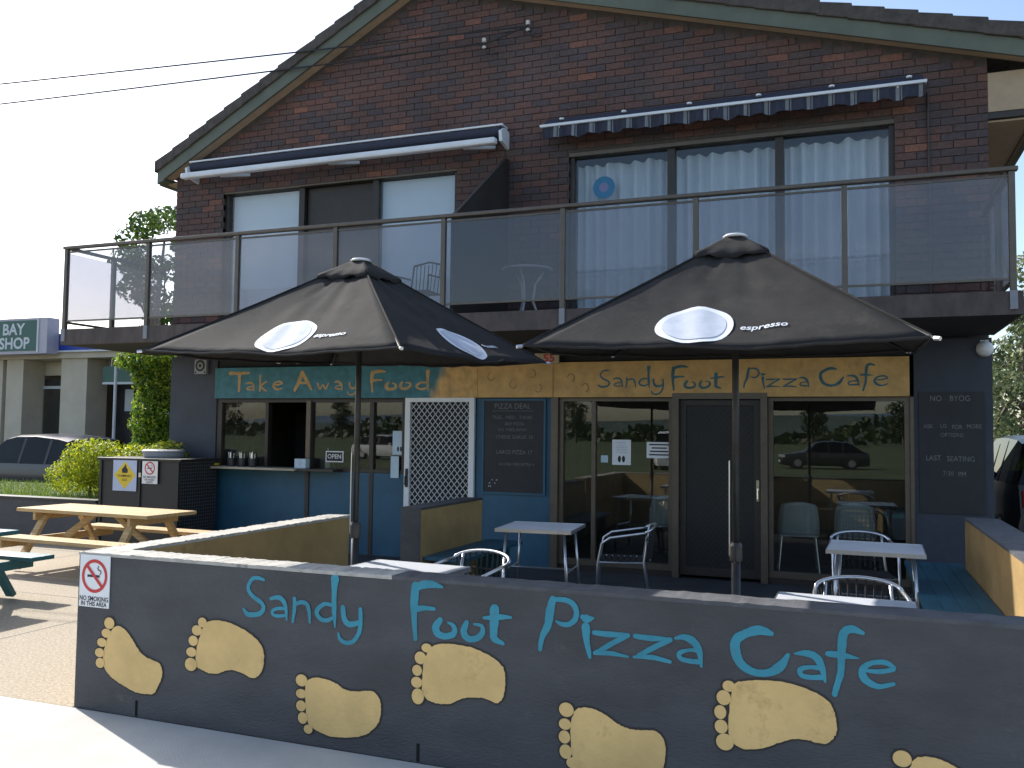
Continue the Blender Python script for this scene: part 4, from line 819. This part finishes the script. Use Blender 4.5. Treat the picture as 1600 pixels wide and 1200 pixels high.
ns = plate('no_smoking_sign', -4.287, -4.057, .594, .897, Y0 - .002, 'paper', 'white no smoking sign with red ring on the dark wall corner', 'sign')
nosmoke(ns, -4.172, .775, .098, Y0 - .0072); text('lettering', 'NO SMOKING', .038, 'ink', (-4.172, Y0 - .0072, .642), ns, .0008, .92); text('lettering', 'IN THIS AREA', .036, 'ink', (-4.172, Y0 - .0072, .612), ns, .0008, .90)
# gas cage
cg = empty('gas_cage', (0, 0, 0), label='black perforated gas bottle cage against the dark pier', category='cage')
box('body', 'perf', -9.80, -8.40, 9.52, 10.25, -.002, 1.20, cg); box('lid', 'black', -9.83, -8.37, 9.49, 10.28, 1.201, 1.235, cg, bevel=.005)
for x in (-9.79, -9.10, -8.45): box('frame_bar', 'black', x, x + .04, 9.502, 9.519, 0, 1.199, cg)
box('frame_bar', 'black', -9.75, -8.45, 9.500, 9.517, .02, .07, cg); box('latch', 'chrome', -9.075, -9.035, 9.485, 9.4995, .98, 1.04, cg)
gs = plate('gas_sign', -9.53, -9.115, .785, 1.215, 9.495, 'signblue', 'flammable gas sign with yellow diamond on the black cage', 'sign')
cx, cz, r = -9.32, 1.0, .19
MB().add([(cx - r, 9.4895, cz), (cx, 9.4895, cz - r), (cx + r, 9.4895, cz), (cx, 9.4895, cz + r)], [(0, 1, 2, 3)]).build('diamond', 'yellow', gs)
MB().add([(x, 9.4885, z) for x, z in ((cx - .045, cz + .03), (cx + .045, cz + .03), (cx + .055, cz + .07), (cx + .03, cz + .10), (cx + .01, cz + .155), (cx - .02, cz + .11), (cx - .055, cz + .08))], [tuple(range(7))]).build('flame', 'ink', gs)
text('lettering', 'FLAMMABLE', .05, 'ink', (cx, 9.4885, cz - .01), gs, .0004, .9); text('lettering', 'GAS', .05, 'ink', (cx, 9.4885, cz - .065), gs, .0004, .95)
n2 = plate('cage_no_smoking_sign', -9.02, -8.755, .895, 1.20, 9.495, 'paper', 'small weathered no smoking sign on the black gas cage', 'sign'); nosmoke(n2, -8.888, 1.105, .088, 9.4895); text('lettering', 'NO SMOKING', .04, 'ink', (-8.888, 9.4895, .985), n2, .0005, .86); text('lettering', 'OR NAKED', .038, 'ink', (-8.888, 9.4895, .95), n2, .0005, .9); text('lettering', 'LIGHTS', .038, 'ink', (-8.888, 9.4895, .915), n2, .0005, .9)
MB().lathe((-9.03, 9.9, 1.236), [(.26, 0), (.275, .03), (.28, .075), (.29, .08), (.29, .1), (.25, .115)], 28).build('bin_lid', 'cagegrey', label='round grey drum lid sitting on top of the gas cage', category='lid', smooth=False)
# wall speaker
sp = empty('wall_speaker', (0, 0, 0), label='small square speaker with round grille high on the left pier', category='speaker'); box('body', 'cagegrey', -8.925, -8.715, D - .06, D - .003, 2.44, 2.68, sp, bevel=.008)
for r0, m_, dy in ((.085, 'black', .062), (.05, 'cagegrey', .064), (.028, 'black', .066)):
    q = MB().lathe((0, 0, 0), [(r0, 0), (r0, .001)], 20).build('cone', m_, sp); q.location = (-8.82, D - dy, 2.56); q.rotation_euler.x = R(90)
for dx in (-.08, .08):
    for dz in (-.095, .095): q = MB().lathe((0, 0, 0), [(.014, 0), (.014, .001)], 8).build('screw', 'black', sp); q.location = (-8.82 + dx, D - .0615, 2.56 + dz); q.rotation_euler.x = R(90)
for k, x in enumerate((-7.37, -7.09)):
    q = MB().lathe((0, 0, 0), [(.03, 0), (.055, .03), (.06, .09), (.045, .1)], 16).build('spot_light', 'offwhite', label=('leftmost small cream spot light above the take away board', 'small cream spot light above the A of the take away board')[k], category='light', group='spot lights'); q.location = (x, D - .15, 2.66); q.rotation_euler = (R(140 + 25 * k), R(15), 0)
lm = empty('security_light', (0, 0, 0), label='small white round security light on the far right pier', category='light'); q = MB().lathe((0, 0, 0), [(.075, 0), (.085, .02), (.07, .06), (.03, .085)], 18).build('dome', 'white', lm, smooth=True); q.location = (1.30, D - .004, 2.58); q.rotation_euler.x = R(90); box('base', 'offwhite', 1.26, 1.34, D - .012, D - .0005, 2.60, 2.675, lm)
nb = plate('house_number', -3.66, -3.34, 2.495, 2.63, D - .095, mat('cream_plaque', (.46, .36, .24), .5, .15), 'cream number plate reading 55 between the two umbrellas', 'number plate', .02, bevel=.03); text('digits', '55', .13, 'red', (-3.47, D - .1165, 2.562), nb, .004, 1.2)
# blackboards
bb1 = empty('menu_blackboard', (0, 0, 0), label='blackboard with faded chalk pizza menu on the blue pier', category='blackboard')
box('board', 'chalk', -4.36, -3.56, D - .022, D - .004, .90, 2.045, bb1); f = MB(); f.box(-4.385, -4.36, D - .03, D - .004, .875, 2.07); f.box(-3.56, -3.535, D - .03, D - .004, .875, 2.07); f.box(-4.359, -3.561, D - .03, D - .004, 2.046, 2.07); f.box(-4.359, -3.561, D - .03, D - .004, .875, .899); f.build('frame', 'teal', bb1)
for tx, s_, x, z in (('PIZZA DEAL', .095, -3.98, 1.975), ('TUES - WED - THURS', .06, -3.98, 1.835), ('ANY PIZZA', .055, -3.95, 1.755), ('$15 TAKE AWAY', .055, -3.97, 1.68), ('CHEESE GARLIC 10', .062, -3.95, 1.59), ('LARGE PIZZA 17', .07, -3.95, 1.40), ('GLUTEN FREE EXTRA 4', .048, -3.92, 1.25)):
    text('chalk_line', tx, s_, 'chalktext', (x, D - .0235, z), bb1, 0, .95)
box('chalk_rule', 'chalktext', -4.25, -3.7, D - .0235, D - .023, 1.915, 1.92, bb1)
for i in range(6): a = random.uniform(0, 3); s = MB(); x, z = -4.31 + (i % 3) * .05 + random.uniform(0, .03), .965 + (i // 2) * .04; stroke(s, [(x, z, .007), (x + .014 * math.cos(a), z + .010, .007)], D - .0236); s.build('chalk_mark', 'paper', bb1)
bb2 = empty('notice_blackboard', (0, 0, 0), label='tall blackboard with chalk notices on the right dark pier', category='blackboard'); box('board', 'chalk', .665, 1.29, D - .018, D - .002, .85, 2.135, bb2)
for tx, s_, x, z in (('NO', .085, .83, 2.06), ('BYOG', .085, 1.06, 2.06), ('ASK', .062, .755, 1.765), ('US', .062, .90, 1.77), ('FOR', .062, 1.03, 1.76), ('MORE', .062, 1.19, 1.768), ('OPTIONS', .06, .98, 1.675), ('LAST', .078, .80, 1.43), ('SEATING', .078, 1.06, 1.425), ('7:30', .07, .94, 1.27), ('PM', .07, 1.07, 1.265)): text('chalk_line', tx, s_, 'chalktext', (x, D - .0195, z), bb2, 0, .86)
# papers on glass
pg = D + .036
p1 = plate('paper_notice', -2.705, -2.475, 1.275, 1.578, pg, 'paper', 'white paper notice with footprints mark on the cafe window', 'notice', .0015); text('lettering', 'PLEASE', .035, 'signblue', (-2.59, pg - .0025, 1.54), p1)
for dx in (-.025, .025): MB().add([(-2.59 + dx + .02 * math.cos(k * .5), pg - .0025, 1.345 + .04 * math.sin(k * .5)) for k in range(12)], [tuple(range(12))]).build('mark', 'ink', p1)
for i in range(5): box('text_line', 'signblue', -2.66, -2.52, pg - .0025, pg - .002, 1.42 + i * .02, 1.426 + i * .02, p1)
p2 = plate('opening_notice', -2.285, -1.985, 1.365, 1.555, pg, 'paper', 'wide white paper notice next to the bronze cafe door', 'notice', .0015)
for z, w in ((1.525, .12), (1.485, .09), (1.445, .11), (1.405, .12)): box('text_line', 'ink', -2.135 - w, -2.135 + w, pg - .0025, pg - .002, z - .008, z + .008, p2)
plate('small_card', -2.845, -2.755, 1.30, 1.385, pg, 'paperblue', 'small pale card beside the footprint notice on the glass', 'card', .0015)
p3 = plate('door_notice', -5.705, -5.515, 1.335, 1.65, D + .05, 'paperblue', 'pale paper notice taped left of the white security door', 'notice', .0015)
for dx in (-.022, .022): MB().add([(-5.60 + dx + .016 * math.cos(k * .5), D + .0475, 1.41 + .035 * math.sin(k * .5)) for k in range(12)], [tuple(range(12))]).build('mark', 'ink', p3)
for i in range(5): box('text_line', 'signblue', -5.67, -5.55, D + .0475, D + .048, 1.5 + i * .024, 1.507 + i * .024, p3)
plate('hanging_card', -5.70, -5.58, 1.03, 1.315, D - .0, 'paperblue', 'pale blue card hanging under the paper notice by the door', 'card', .003)
op = plate('open_sign', -6.735, -6.455, 1.215, 1.365, D + .05, 'paper', 'white OPEN sign standing in the take away window', 'sign', .004); box('panel', 'ink', -6.72, -6.47, D + .0445, D + .0455, 1.23, 1.35, op); text('lettering', 'OPEN', .085, 'paper', (-6.595, D + .0435, 1.29), op, .001)
# serving shelf things
nk = empty('napkin_holder', (-7.0, D - .12, 1.126), label='white and blue napkin holder at the end of the serving shelf', category='napkin holder'); box('body', 'paperblue', -.09, .09, -.05, .05, 0, .13, nk, bevel=.006); box('label', 'signblue', -.02, .02, -.052, -.0505, .03, .1, nk)
for k, x in enumerate((-8.18, -8.0, -7.82)):
    c = empty('cutlery_tub', (x, D - .11, 1.126), label=('dark cutlery tub at the left of the serving shelf', 'dark cutlery tub in the middle of the serving shelf', 'dark cutlery tub nearest the open serving hatch')[k], category='tub', group='cutlery tubs'); MB().lathe((0, 0, 0), [(.05, 0), (.06, .11), (.062, .115)], 16).build('tub', 'cup', c)
    for i in range(5): a = i * 1.3; MB().bar((.02 * math.cos(a), .02 * math.sin(a), .02), (.04 * math.cos(a), .04 * math.sin(a), .17 + .01 * i), .012, .004).build('spoon', 'white' if i % 2 else 'chrome', c)
MB().lathe((-8.46, D - .14, 1.126), [(.05, 0), (.085, .02), (.09, .035), (.08, .036)], 18).build('small_dish', 'yellow', label='shallow yellow dish at the far left end of the shelf', category='dish')
MB().lathe((-6.86, D + .3, 1.0), [(.035, 0), (.035, .32), (.012, .34), (.012, .40)], 14).build('pump_bottle', 'greychair', label='tall pump bottle inside the take away window', category='bottle')
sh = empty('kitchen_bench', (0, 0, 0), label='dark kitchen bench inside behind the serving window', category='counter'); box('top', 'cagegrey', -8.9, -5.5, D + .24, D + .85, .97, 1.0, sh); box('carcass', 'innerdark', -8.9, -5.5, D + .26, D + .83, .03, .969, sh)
fr = empty('drinks_fridge', (0, 0, 0), label='dark drinks fridge seen through the open serving hatch', category='fridge'); box('cabinet', 'black', -8.6, -7.8, 12.4, 13.1, .03, 1.95, fr); box('door', 'shopdark', -8.56, -7.84, 12.37, 12.399, .1, 1.9, fr)
# inside chairs and table
def shell_chair(c, rz, lab):
    t = empty('shell_chair', (c[0], c[1], .031), rz, label=lab, category='chair', group='grey chairs inside the cafe')    # faces +Y (back to the window)
    v = []; f = []; n = 8
    for i in range(n + 1):
        z = .44 + .40 * i / n; w = .235 - .045 * (i / n) ** 3
        for j in range(7): a = -1 + j / 3; v.append((a * w, -.20 - .07 * i / n + .035 * a * a, z if i < n else z - .03 * a * a))
    for i in range(n):
        for j in range(6): q = i * 7 + j; f.append((q, q + 1, q + 8, q + 7))
    b = MB().add(v, f).build('backrest', 'greychair', t, smooth=True); sd = b.modifiers.new('s', 'SOLIDIFY'); sd.thickness = .012
    box('seat', 'greychair', -.22, .22, -.2, .22, .425, .445, t, bevel=.01)
    for sx in (-1, 1):
        for sy in (-1, 1): MB().tube([(sx * .19, sy * .17, .43), (sx * .23, sy * .22, 0)], .011, 8).build('leg', 'alu', t)
shell_chair((-.62, 11.25), .1, 'grey chair inside the cafe nearest the bronze door'); shell_chair((.05, 11.35), -.15, 'grey chair inside the cafe behind the right table'); shell_chair((-2.3, 11.6), .4, 'grey chair inside behind the left cafe window')
it = empty('dining_table', (-.15, 11.95, .031), label='brown topped table inside the right cafe window', category='table'); box('top', 'timber', -.62, .62, -.38, .38, .71, .745, it, bevel=.004); MB().tube([(0, 0, 0), (0, 0, .71)], .035).box(-.25, .25, -.25, .25, 0, .02).build('pedestal', 'pole', it)
it = empty('dining_table', (-2.4, 12.2, .031), label='brown topped table inside the left cafe window', category='table'); box('top', 'timber', -.5, .5, -.35, .35, .71, .745, it, bevel=.004); MB().tube([(0, 0, 0), (0, 0, .71)], .035).box(-.25, .25, -.25, .25, 0, .02).build('pedestal', 'pole', it)
# ---------------------------------------------------------------- power line
def cable(a, b, sag, lab):
    a, b = Vector(a), Vector(b); pts = [a.lerp(b, i / 24) - Vector((0, 0, sag * 4 * (i / 24) * (1 - i / 24))) for i in range(25)]
    MB().tube(pts, .011, 6).build('power_cable', 'cable', label=lab, category='cable')
cable((-3.80, 10.30, 6.80), (-30.4, 9.0, 7.8), .10, 'upper black power cable crossing the sky to the gable'); cable((-4.35, 10.30, 6.66), (-30.4, 9.0, 7.25), .14, 'lower black power cable crossing the sky to the gable')
MB().tube([(-4.35, 10.3, 6.66), (-4.05, 10.28, 6.73), (-3.8, 10.3, 6.8)], .009, 6).build('power_cable', 'cable', label='short black cable tail between the two wall insulators', category='cable')
for k, (x, z) in enumerate(((-3.80, 6.80), (-4.40, 6.66))):
    e = empty('wall_insulator', (x, D - .1, z), label=('right hand insulator bracket on the brick gable', 'left hand insulator bracket on the brick gable')[k], category='insulator', group='insulator brackets')
    MB().tube([(0, .095, -.02), (0, 0, -.02), (0, 0, .05)], .01, 6).build('bracket', 'cable', e); MB().lathe((0, 0, .02), [(.02, 0), (.032, .012), (.02, .025), (.032, .04), (.018, .055)], 12).build('porcelain', 'ceramic', e); MB().lathe((0, 0, -.06), [(.018, 0), (.03, .012), (.018, .03)], 12).build('porcelain', 'ceramic', e)
    MB().tube([(.0, .0, -.04), (.03, .01, -.12), (.09, .04, -.14), (.16, .09, -.10)], .008, 6).build('cable_loop', 'cable', e); 
MB().tube([(-30.4, 9.0, -.1), (-30.4, 9.0, 8.2)], [.16, .11], 12).build('power_pole', 'bark', label='timber power pole beyond the left edge carrying the cables', category='pole')
# ---------------------------------------------------------------- planter, hedge, climber
pl = empty('planter_wall', (0, 0, 0), label='dark low planter wall behind the sand coloured picnic table', category='wall'); box('wall_core', 'wallpaint', -24, -9.82, 9.5, 9.68, -.02, .60, pl); box('coping', 'black', -24, -9.82, 9.48, 9.70, .601, .635, pl)
box('planter_lawn', 'lawn', -24, -9.42, 9.701, 12.58, -.1, .58, kind='structure')
g = random.Random(4); v = []; f = []
for i in range(9000):
    x, y = g.uniform(-16, -9.5), 9.72 + 2.8 * g.random() ** 1.6; h = g.uniform(.04, .11); a = g.uniform(0, 6.28); w = .006; dx, dy = math.cos(a) * w, math.sin(a) * w; k = len(v); lx, ly = g.gauss(0, .03), g.gauss(0, .03)
    v += [(x - dx, y - dy, .578), (x + dx, y + dy, .578), (x + lx, y + ly, .578 + h)]; f.append((k, k + 1, k + 2))
MB().add(v, f).build('planter_grass', 'grassblade', label='short green lawn grass behind the dark planter wall', category='grass', kind='stuff')
def blob_shape(blobs, rnd):
    tot = [b[3] * b[4] + b[4] * b[5] + b[3] * b[5] for b in blobs]
    def sh():
        b = rnd.choices(blobs, tot)[0]
        while True:
            d = Vector((rnd.gauss(0, 1), rnd.gauss(0, 1), rnd.gauss(0, 1)))
            if d.length > .1: break
        d.normalize(); rr = rnd.uniform(.72, 1.04) if rnd.random() < .85 else rnd.uniform(.3, 1)
        return (b[0] + d.x * b[3] * rr, b[1] + d.y * b[4] * rr, b[2] + d.z * b[5] * rr), d
    return sh
hd = empty('clipped_hedge', (-10.4, 10.6, .58), label='rounded golden green hedge behind the gas cage', category='hedge'); g = random.Random(11)
bl_ = [(-.75 + .28 * i + g.uniform(-.05, .05) - .1, g.uniform(-.12, .12) - .25, .50 + .05 * math.sin(i) - (.18 if i == 0 else 0), .34, .36, .36 - (.08 if i == 0 else 0)) for i in range(8)] + [(-.6 + .3 * i, .1, .25, .35, .3, .3) for i in range(5)]
leaves(19000, blob_shape(bl_, g), .05, g).build('foliage', 'leafhedge', hd)
for i in range(4): MB().tube([(-.6 + i * .35, -.1, 0), (-.6 + i * .35 + .05, -.1, .45)], .02, 6).build('stem', 'bark', hd)
iv = empty('climber', (-10.2, 10.95, .58), label='tall column of green climber beside the building corner', category='climber'); g = random.Random(12)
bl_ = [(g.uniform(-.10, .10) + .02, g.uniform(-.1, .1), .5 + i * .16, .36 + .05 * g.random(), .3, .24) for i in range(11)] + [(-.45, -.1, 2.12, .25, .22, .16), (.1, -.1, 2.2, .35, .25, .15), (-.22, -.05, 1.95, .22, .2, .2)]
leaves(10500, blob_shape(bl_, g), .065, g).build('foliage', 'leafivy', iv)
for dx in (-.12, .1): MB().tube([(dx, .05, 0), (dx * .6, .08, 1.1), (dx * 1.2, .05, 2.1)], [.03, .02, .012], 6).build('stem', 'bark', iv)
def tree(name, loc, H, blobs, nleaf, ls, m, lab, seed, trunk=.16, group=None, cat='tree'):
    g = random.Random(seed); t = empty(name, loc, label=lab, category=cat, group=group)
    leaves(nleaf, blob_shape(blobs, g), ls, g).build('crown', m, t)
    tr = MB(); tr.tube([(0, 0, 0), (g.uniform(-.1, .1), 0, H * .3), (g.uniform(-.15, .15), g.uniform(-.1, .1), H * .6), (0, 0, H * .9)], [trunk, trunk * .8, trunk * .5, trunk * .15], 8)
    for b in blobs[:8]: z0 = H * g.uniform(.3, .55); tr.tube([(0, 0, z0), (b[0] * .5, b[1] * .5, (z0 + b[2]) / 2 + .1), (b[0], b[1], b[2])], [trunk * .4, trunk * .25, trunk * .08], 6)
    tr.build('trunk', 'bark', t); return t
g = random.Random(21)
tree('street_tree', (-15.7, 17.0, 0), 7.0, [(g.uniform(-.75, .75), g.uniform(-.8, .8), 4.0 + 2.9 * i / 14, .42, .45, .34) for i in range(15)] + [(g.uniform(-1.0, -.4), 0, 5.5 + .3 * g.random(), .35, .35, .25) for i in range(4)], 4200, .14, 'leaftree', 'leafy green tree rising behind the left end of the balcony', 22)
for k, (x, y, H, n_) in enumerate(((4.3, 27, 6.2, 16), (6.6, 30, 7.5, 18), (3.2, 34, 5.8, 16))):
    g = random.Random(30 + k); tree('gum_tree', (x, y, 0), H, [(g.uniform(-1.5, 1.5), g.uniform(-1.2, 1.2), H * (.2 + .75 * i / n_), .75, .75, .55) for i in range(n_)], 6500, .17, 'leafgum', ('nearest pale grey green gum tree right of the building', 'tall gum tree at the far right edge', 'gum tree farthest back right of the building')[k], 40 + k, .2, 'gum trees at right')
g = random.Random(51); lb = empty('lime_bush', (4.2, 21.5, 0), label='bright lime green bush above the dark car at right', category='bush'); leaves(3500, blob_shape([(g.uniform(-.8, .8), g.uniform(-.4, .4), .6 + .2 * i, .6, .5, .4) for i in range(7)], g), .10, g).build('foliage', 'leaflime', lb); MB().tube([(0, 0, 0), (0, 0, 1.2)], .05).build('stem', 'bark', lb)
# ---------------------------------------------------------------- vehicles
def car(name, loc, rz, L, Wd, H, prof, belt, m, lab, roofscale=.80):
    # prof: list of (u 0..1 from nose, hood/roof height fraction, greenhouse?) ; nose towards +X
    t = empty(name, loc, rz, label=lab, category='car')
    n = len(prof); v = []; f = []; gv = []; gf = []
    for u, hf in prof:
        x = L / 2 - u * L; top = H * hf; be = min(top, H * belt); taper = 1 - .10 * max(0, (u - .82) / .18) ** 2 - .16 * max(0, (.16 - u) / .16) ** 2
        w = Wd / 2 * taper; k = (top - be) / (H * (1 - belt)) if top > be else 0; wt = w * (1 - (1 - roofscale) * k)
        v.append([(x, -w * .93, .22), (x, -w, .42), (x, -w, be * .78), (x, -w * .965, be), (x, -wt * .965, top - .03 * (k > 0)), (x, -wt * .80, top + .012), (x, 0, top + .035),
                  (x, wt * .80, top + .012), (x, wt * .965, top - .03 * (k > 0)), (x, w * .965, be), (x, w, be * .78), (x, w, .42), (x, w * .93, .22)])
    body = MB(); gl = MB(); K = 13; flat = [p for r_ in v for p in r_]; bf = []; gf = []
    for i in range(n - 1):
        hi = (prof[i][1] > belt + .05) or (prof[i + 1][1] > belt + .05); steep = abs(prof[i + 1][1] - prof[i][1]) > .12
        for j in range(K - 1):
            q = (i * K + j, (i + 1) * K + j, (i + 1) * K + j + 1, i * K + j + 1)
            if hi and (j in (3, 8)) or (steep and j in (4, 5, 6, 7)): gf.append(q)
            else: bf.append(q)
    bf += [tuple(range(K)), tuple(reversed(range((n - 1) * K, n * K)))]
    bo = MB().add(flat, bf).build('body', m, t, smooth=True); bo.modifiers.new('e', 'EDGE_SPLIT').split_angle = R(38)
    MB().add(flat, gf).build('windows', 'carglass', t)
    und = MB().box(-L * .47, L * .47, -Wd * .42, Wd * .42, .18, .30).build('underbody', 'rubber', t)
    for sx in (.31, -.30):
        for sy in (-1, 1):
            wv = MB().lathe((0, 0, -.1), [(.20, 0), (.31, .005), (.325, .03), (.325, .17), (.31, .195), (.2, .2)], 22).build('wheel', 'rubber', t); wv.location = (L * sx, sy * (Wd / 2 - .10), .325); wv.rotation_euler.x = R(90)
            q = MB().lathe((0, 0, -.106 if sy > 0 else .088), [(.2, 0), (.19, .018)], 18).build('rim', 'rim', wv)
    for sy in (-1, 1):
        MB().box(L * .455, L * .492, sy * Wd * .38 - .17, sy * Wd * .38 + .13, H * .40, H * .50).build('headlight', 'lamp', t, bevel=.02); MB().box(-L * .502, -L * .47, sy * Wd * .36 - .12, sy * Wd * .36 + .12, H * .42, H * .56).build('tail_light', 'tail', t, bevel=.02)
        MB().box(L * .16, L * .16 + .12, sy * (Wd / 2 + .07) - .09, sy * (Wd / 2 + .07) + .09, H * .60, H * .70).build('mirror', m, t, bevel=.03)
        for px_ in (-.04, -.20): MB().bar((L * px_, sy * (Wd / 2 * .965 + .003), H * belt), (L * px_, sy * (Wd / 2 * roofscale * .965 + .006), H * .955), .012, .07, up=(1, 0, 0)).build('pillar', 'black', t)
    MB().box(L * .487, L * .503, -Wd * .22, Wd * .22, H * .30, H * .40).build('grille', 'black', t); MB().box(L * .49, L * .506, -.26, .26, .36, .47).build('number_plate', 'paper', t)
    return t
SEDAN = [(0, .36), (.02, .46), (.08, .53), (.25, .60), (.28, .62), (.42, .95), (.48, .99), (.60, 1.0), (.74, .965), (.80, .93), (.93, .66), (.98, .62), (1, .40)]
SUV = [(0, .38), (.02, .50), (.06, .58), (.22, .62), (.25, .64), (.36, .94), (.42, .99), (.60, 1.0), (.85, .98), (.92, .95), (.985, .60), (1, .36)]
VAN = [(0, .34), (.02, .44), (.05, .50), (.14, .56), (.16, .58), (.27, .94), (.34, .99), (.7, 1.), (.93, .99), (.975, .96), (.99, .55), (1, .3)]
car('parked_car', (-16.55, 14.6, -.03), math.pi, 4.6, 1.8, 1.50, SEDAN, .60, 'carblue', 'dark car with blue sheen on its roof parked behind the hedge')
car('parked_car', (2.98, 16.3, -.03), R(90), 4.7, 1.9, 1.72, SUV, .60, 'cargrey', 'dark four wheel drive parked right of the building')
car('parked_car', (-8.7, -25, -.12), R(78), 4.9, 1.9, 1.9, VAN, .56, 'carwhite', 'white van parked on the grass across the road')
car('parked_car', (-1.5, -30, -.12), R(170), 4.5, 1.8, 1.48, SEDAN, .60, 'cargrey', 'dark sedan parked across the road, reflected in the windows')
car('parked_car', (-27, -28, -.12), R(5), 4.5, 1.8, 1.5, SEDAN, .60, 'carwhite', 'white sedan parked across the road, reflected beside the take away window')
# ---------------------------------------------------------------- neighbouring shop
SY = 18.0
sp_ = empty('neighbour_shop', (0, 0, 0), label='cream corner shop with blue verandah fascia beyond the parked car', category='shop')
box('eave_slab', 'cream', -27, -14.2, SY - .1, SY + 6, 3.50, 3.66, sp_); box('fascia', 'shopblue', -27, -14.2, SY - .16, SY - .101, 3.70, 4.16, sp_); box('gutter', 'offwhite', -27, -14.15, SY - .2, SY - .05, 3.655, 3.70, sp_); box('roof', 'cagegrey', -27, -14.2, SY - .08, SY + 8, 4.10, 4.14, sp_)
for a, b in ((-24.4, -22.2), (-22.05, -21.42), (-20.02, -19.1)): box('pillar', 'cream', a, b, SY, SY + .7, -.03, 3.499, sp_)
box('back_wall', 'innerwall', -27, -14.3, SY + 2.4, SY + 2.6, -.03, 3.49, sp_); box('lintel', 'cream', -22.05, -14.3, SY + .72, SY + .95, 3.10, 3.49, sp_)
w = box('shop_window', 'shopdark', -21.42, -20.02, SY + .72, SY + .78, .5, 3.0, sp_); box('rail', 'offwhite', -21.42, -20.02, SY + .68, SY + .715, 2.72, 2.80, w); box('pane', 'glass', -21.4, -20.04, SY + .66, SY + .667, .5, 2.7, w)
w = box('shop_window', 'shopdark', -19.1, -14.4, SY + .9, SY + .96, -.03, 3.0, sp_)
for x in (-18.2, -17.5, -16.6): box('mullion', 'bronze_dk', x, x + .06, SY + .86, SY + .899, 0, 3.0, w)
for x, z, mm, ww, hh in ((-18.6, 2.1, 'offwhite', .3, .6), (-18.0, 2.4, 'red', .5, .25), (-17.4, 1.2, 'signblue', .35, .9), (-17.0, 1.9, 'signlilac', .3, .5), (-20.1, 1.5, 'offwhite', .22, .9)): box('poster', mm, x, x + ww, SY + .845, SY + .855, z, z + hh, w)
ss = empty('shop_sign', (0, 0, 0), label='green box sign reading BAY SHOP above the cream shop', category='sign'); box('cabinet', 'signlilac', -25, -19.96, SY - .55, SY - .17, 3.60, 4.56, ss); box('face', 'shopgreen', -24.95, -20.32, SY - .57, SY - .551, 3.68, 4.50, ss); box('trim', 'offwhite', -20.31, -20.25, SY - .575, SY - .551, 3.63, 4.54, ss)
text('lettering', 'BAY', .42, 'offwhite', (-21.17, SY - .575, 4.25), ss, .012, 1.05); text('lettering', 'SHOP', .42, 'offwhite', (-21.12, SY - .575, 3.87), ss, .012, 1.05)
vs = empty('verandah_sign', (0, 0, 0), label='green hanging sign under the shop verandah, half hidden by the climber', category='sign'); box('face', 'shopgreen', -18.75, -15.8, SY + .2, SY + .26, 2.86, 3.28, vs); box('trim', 'offwhite', -18.75, -15.8, SY + .19, SY + .27, 2.80, 2.86, vs); text('lettering', 'VICTO', .20, 'offwhite', (-17.55, SY + .195, 3.06), vs, .004, 1.1); 
for x in (-18.5, -17.9, -16.2): box('hanger', 'offwhite', x, x + .03, SY + .22, SY + .24, 3.281, 3.499, vs)
MB().box(-22.36, -22.28, SY - .03, SY - .01, .6, 1.6).build('wall_poster', 'signblue', label='blue poster on the cream shop pillar at the left edge', category='poster')
MB().tube([(-17.95, SY - .15, -.03), (-17.95, SY - .15, 3.5)], .04).build('verandah_post', 'offwhite', label='thin white verandah post of the cream shop', category='post')
# ---------------------------------------------------------------- across the road, seen in the window reflections
protos = []
for k in range(3):
    g = random.Random(60 + k); H = (7, 8.5, 6)[k]
    protos.append(tree('park_tree', (0, 0, -.12), H, [(g.uniform(-2, 2), g.uniform(-2, 2), H * (.35 + .6 * i / 12), 1.3, 1.3, .9) for i in range(13)], 2600, .36, 'leafdark', '', 70 + k, .25, 'dark trees across the park'))
g = random.Random(80); cnt = 0
for i in range(16):
    o = protos[i] if i < 3 else copy_tree(protos[i % 3]); o.location = (-150 + i * 16 + g.uniform(-7, 7), -128 + g.uniform(-10, 10), -.12); o.rotation_euler.z = g.uniform(0, 6.28); s = g.uniform(.75, 1.25); o.scale = (s, s, s); o['label'] = 'dark tree across the park, seen only reflected in the windows'
gw = random.Random(90)
wood = MB(); v = []; f = []
for i in range(9000):
    x = gw.uniform(-300, 300); top = 3.2 + 1.6 * math.sin(x * .06) + 1.2 * math.sin(x * .17 + 1) + .8 * math.sin(x * .41); z = max(.2, top * gw.random() ** .7); y = -170 + gw.uniform(-10, 10); sz = gw.uniform(.5, 1.1); a = gw.uniform(0, 6.28); k = len(v)
    dx, dz = math.cos(a) * sz, math.sin(a) * sz; v += [(x - dx, y, z - dz), (x + dz * .6, y + .3, z - dx * .6), (x + dx, y, z + dz), (x - dz * .6, y - .3, z + dx * .6)]; f.append((k, k + 1, k + 2, k + 3))
wood.add(v, f).build('far_wood', 'leafdark', label='belt of far trees beyond the park, seen reflected', category='wood', kind='stuff')
hs = empty('far_house', (-48, -95, -.12), label='low house with terracotta roof across the park, seen reflected', category='house'); box('walls', 'cream', -6, 6, -4, 4, 0, 3, hs)
MB().add([(-6.6, -4.6, 2.95), (6.6, -4.6, 2.95), (6.6, 4.6, 2.95), (-6.6, 4.6, 2.95), (-3, 0, 5.2), (3, 0, 5.2)], [(0, 1, 5, 4), (1, 2, 5), (2, 3, 4, 5), (3, 0, 4), (3, 2, 1, 0)]).build('roof', 'roofred', hs)
for x in (-4, -1, 3): f = box('window', 'white', x, x + 1.4, 4.0, 4.05, 1, 2.2, hs); box('pane', 'shopdark', x + .08, x + 1.32, 4.051, 4.06, 1.08, 2.12, f)
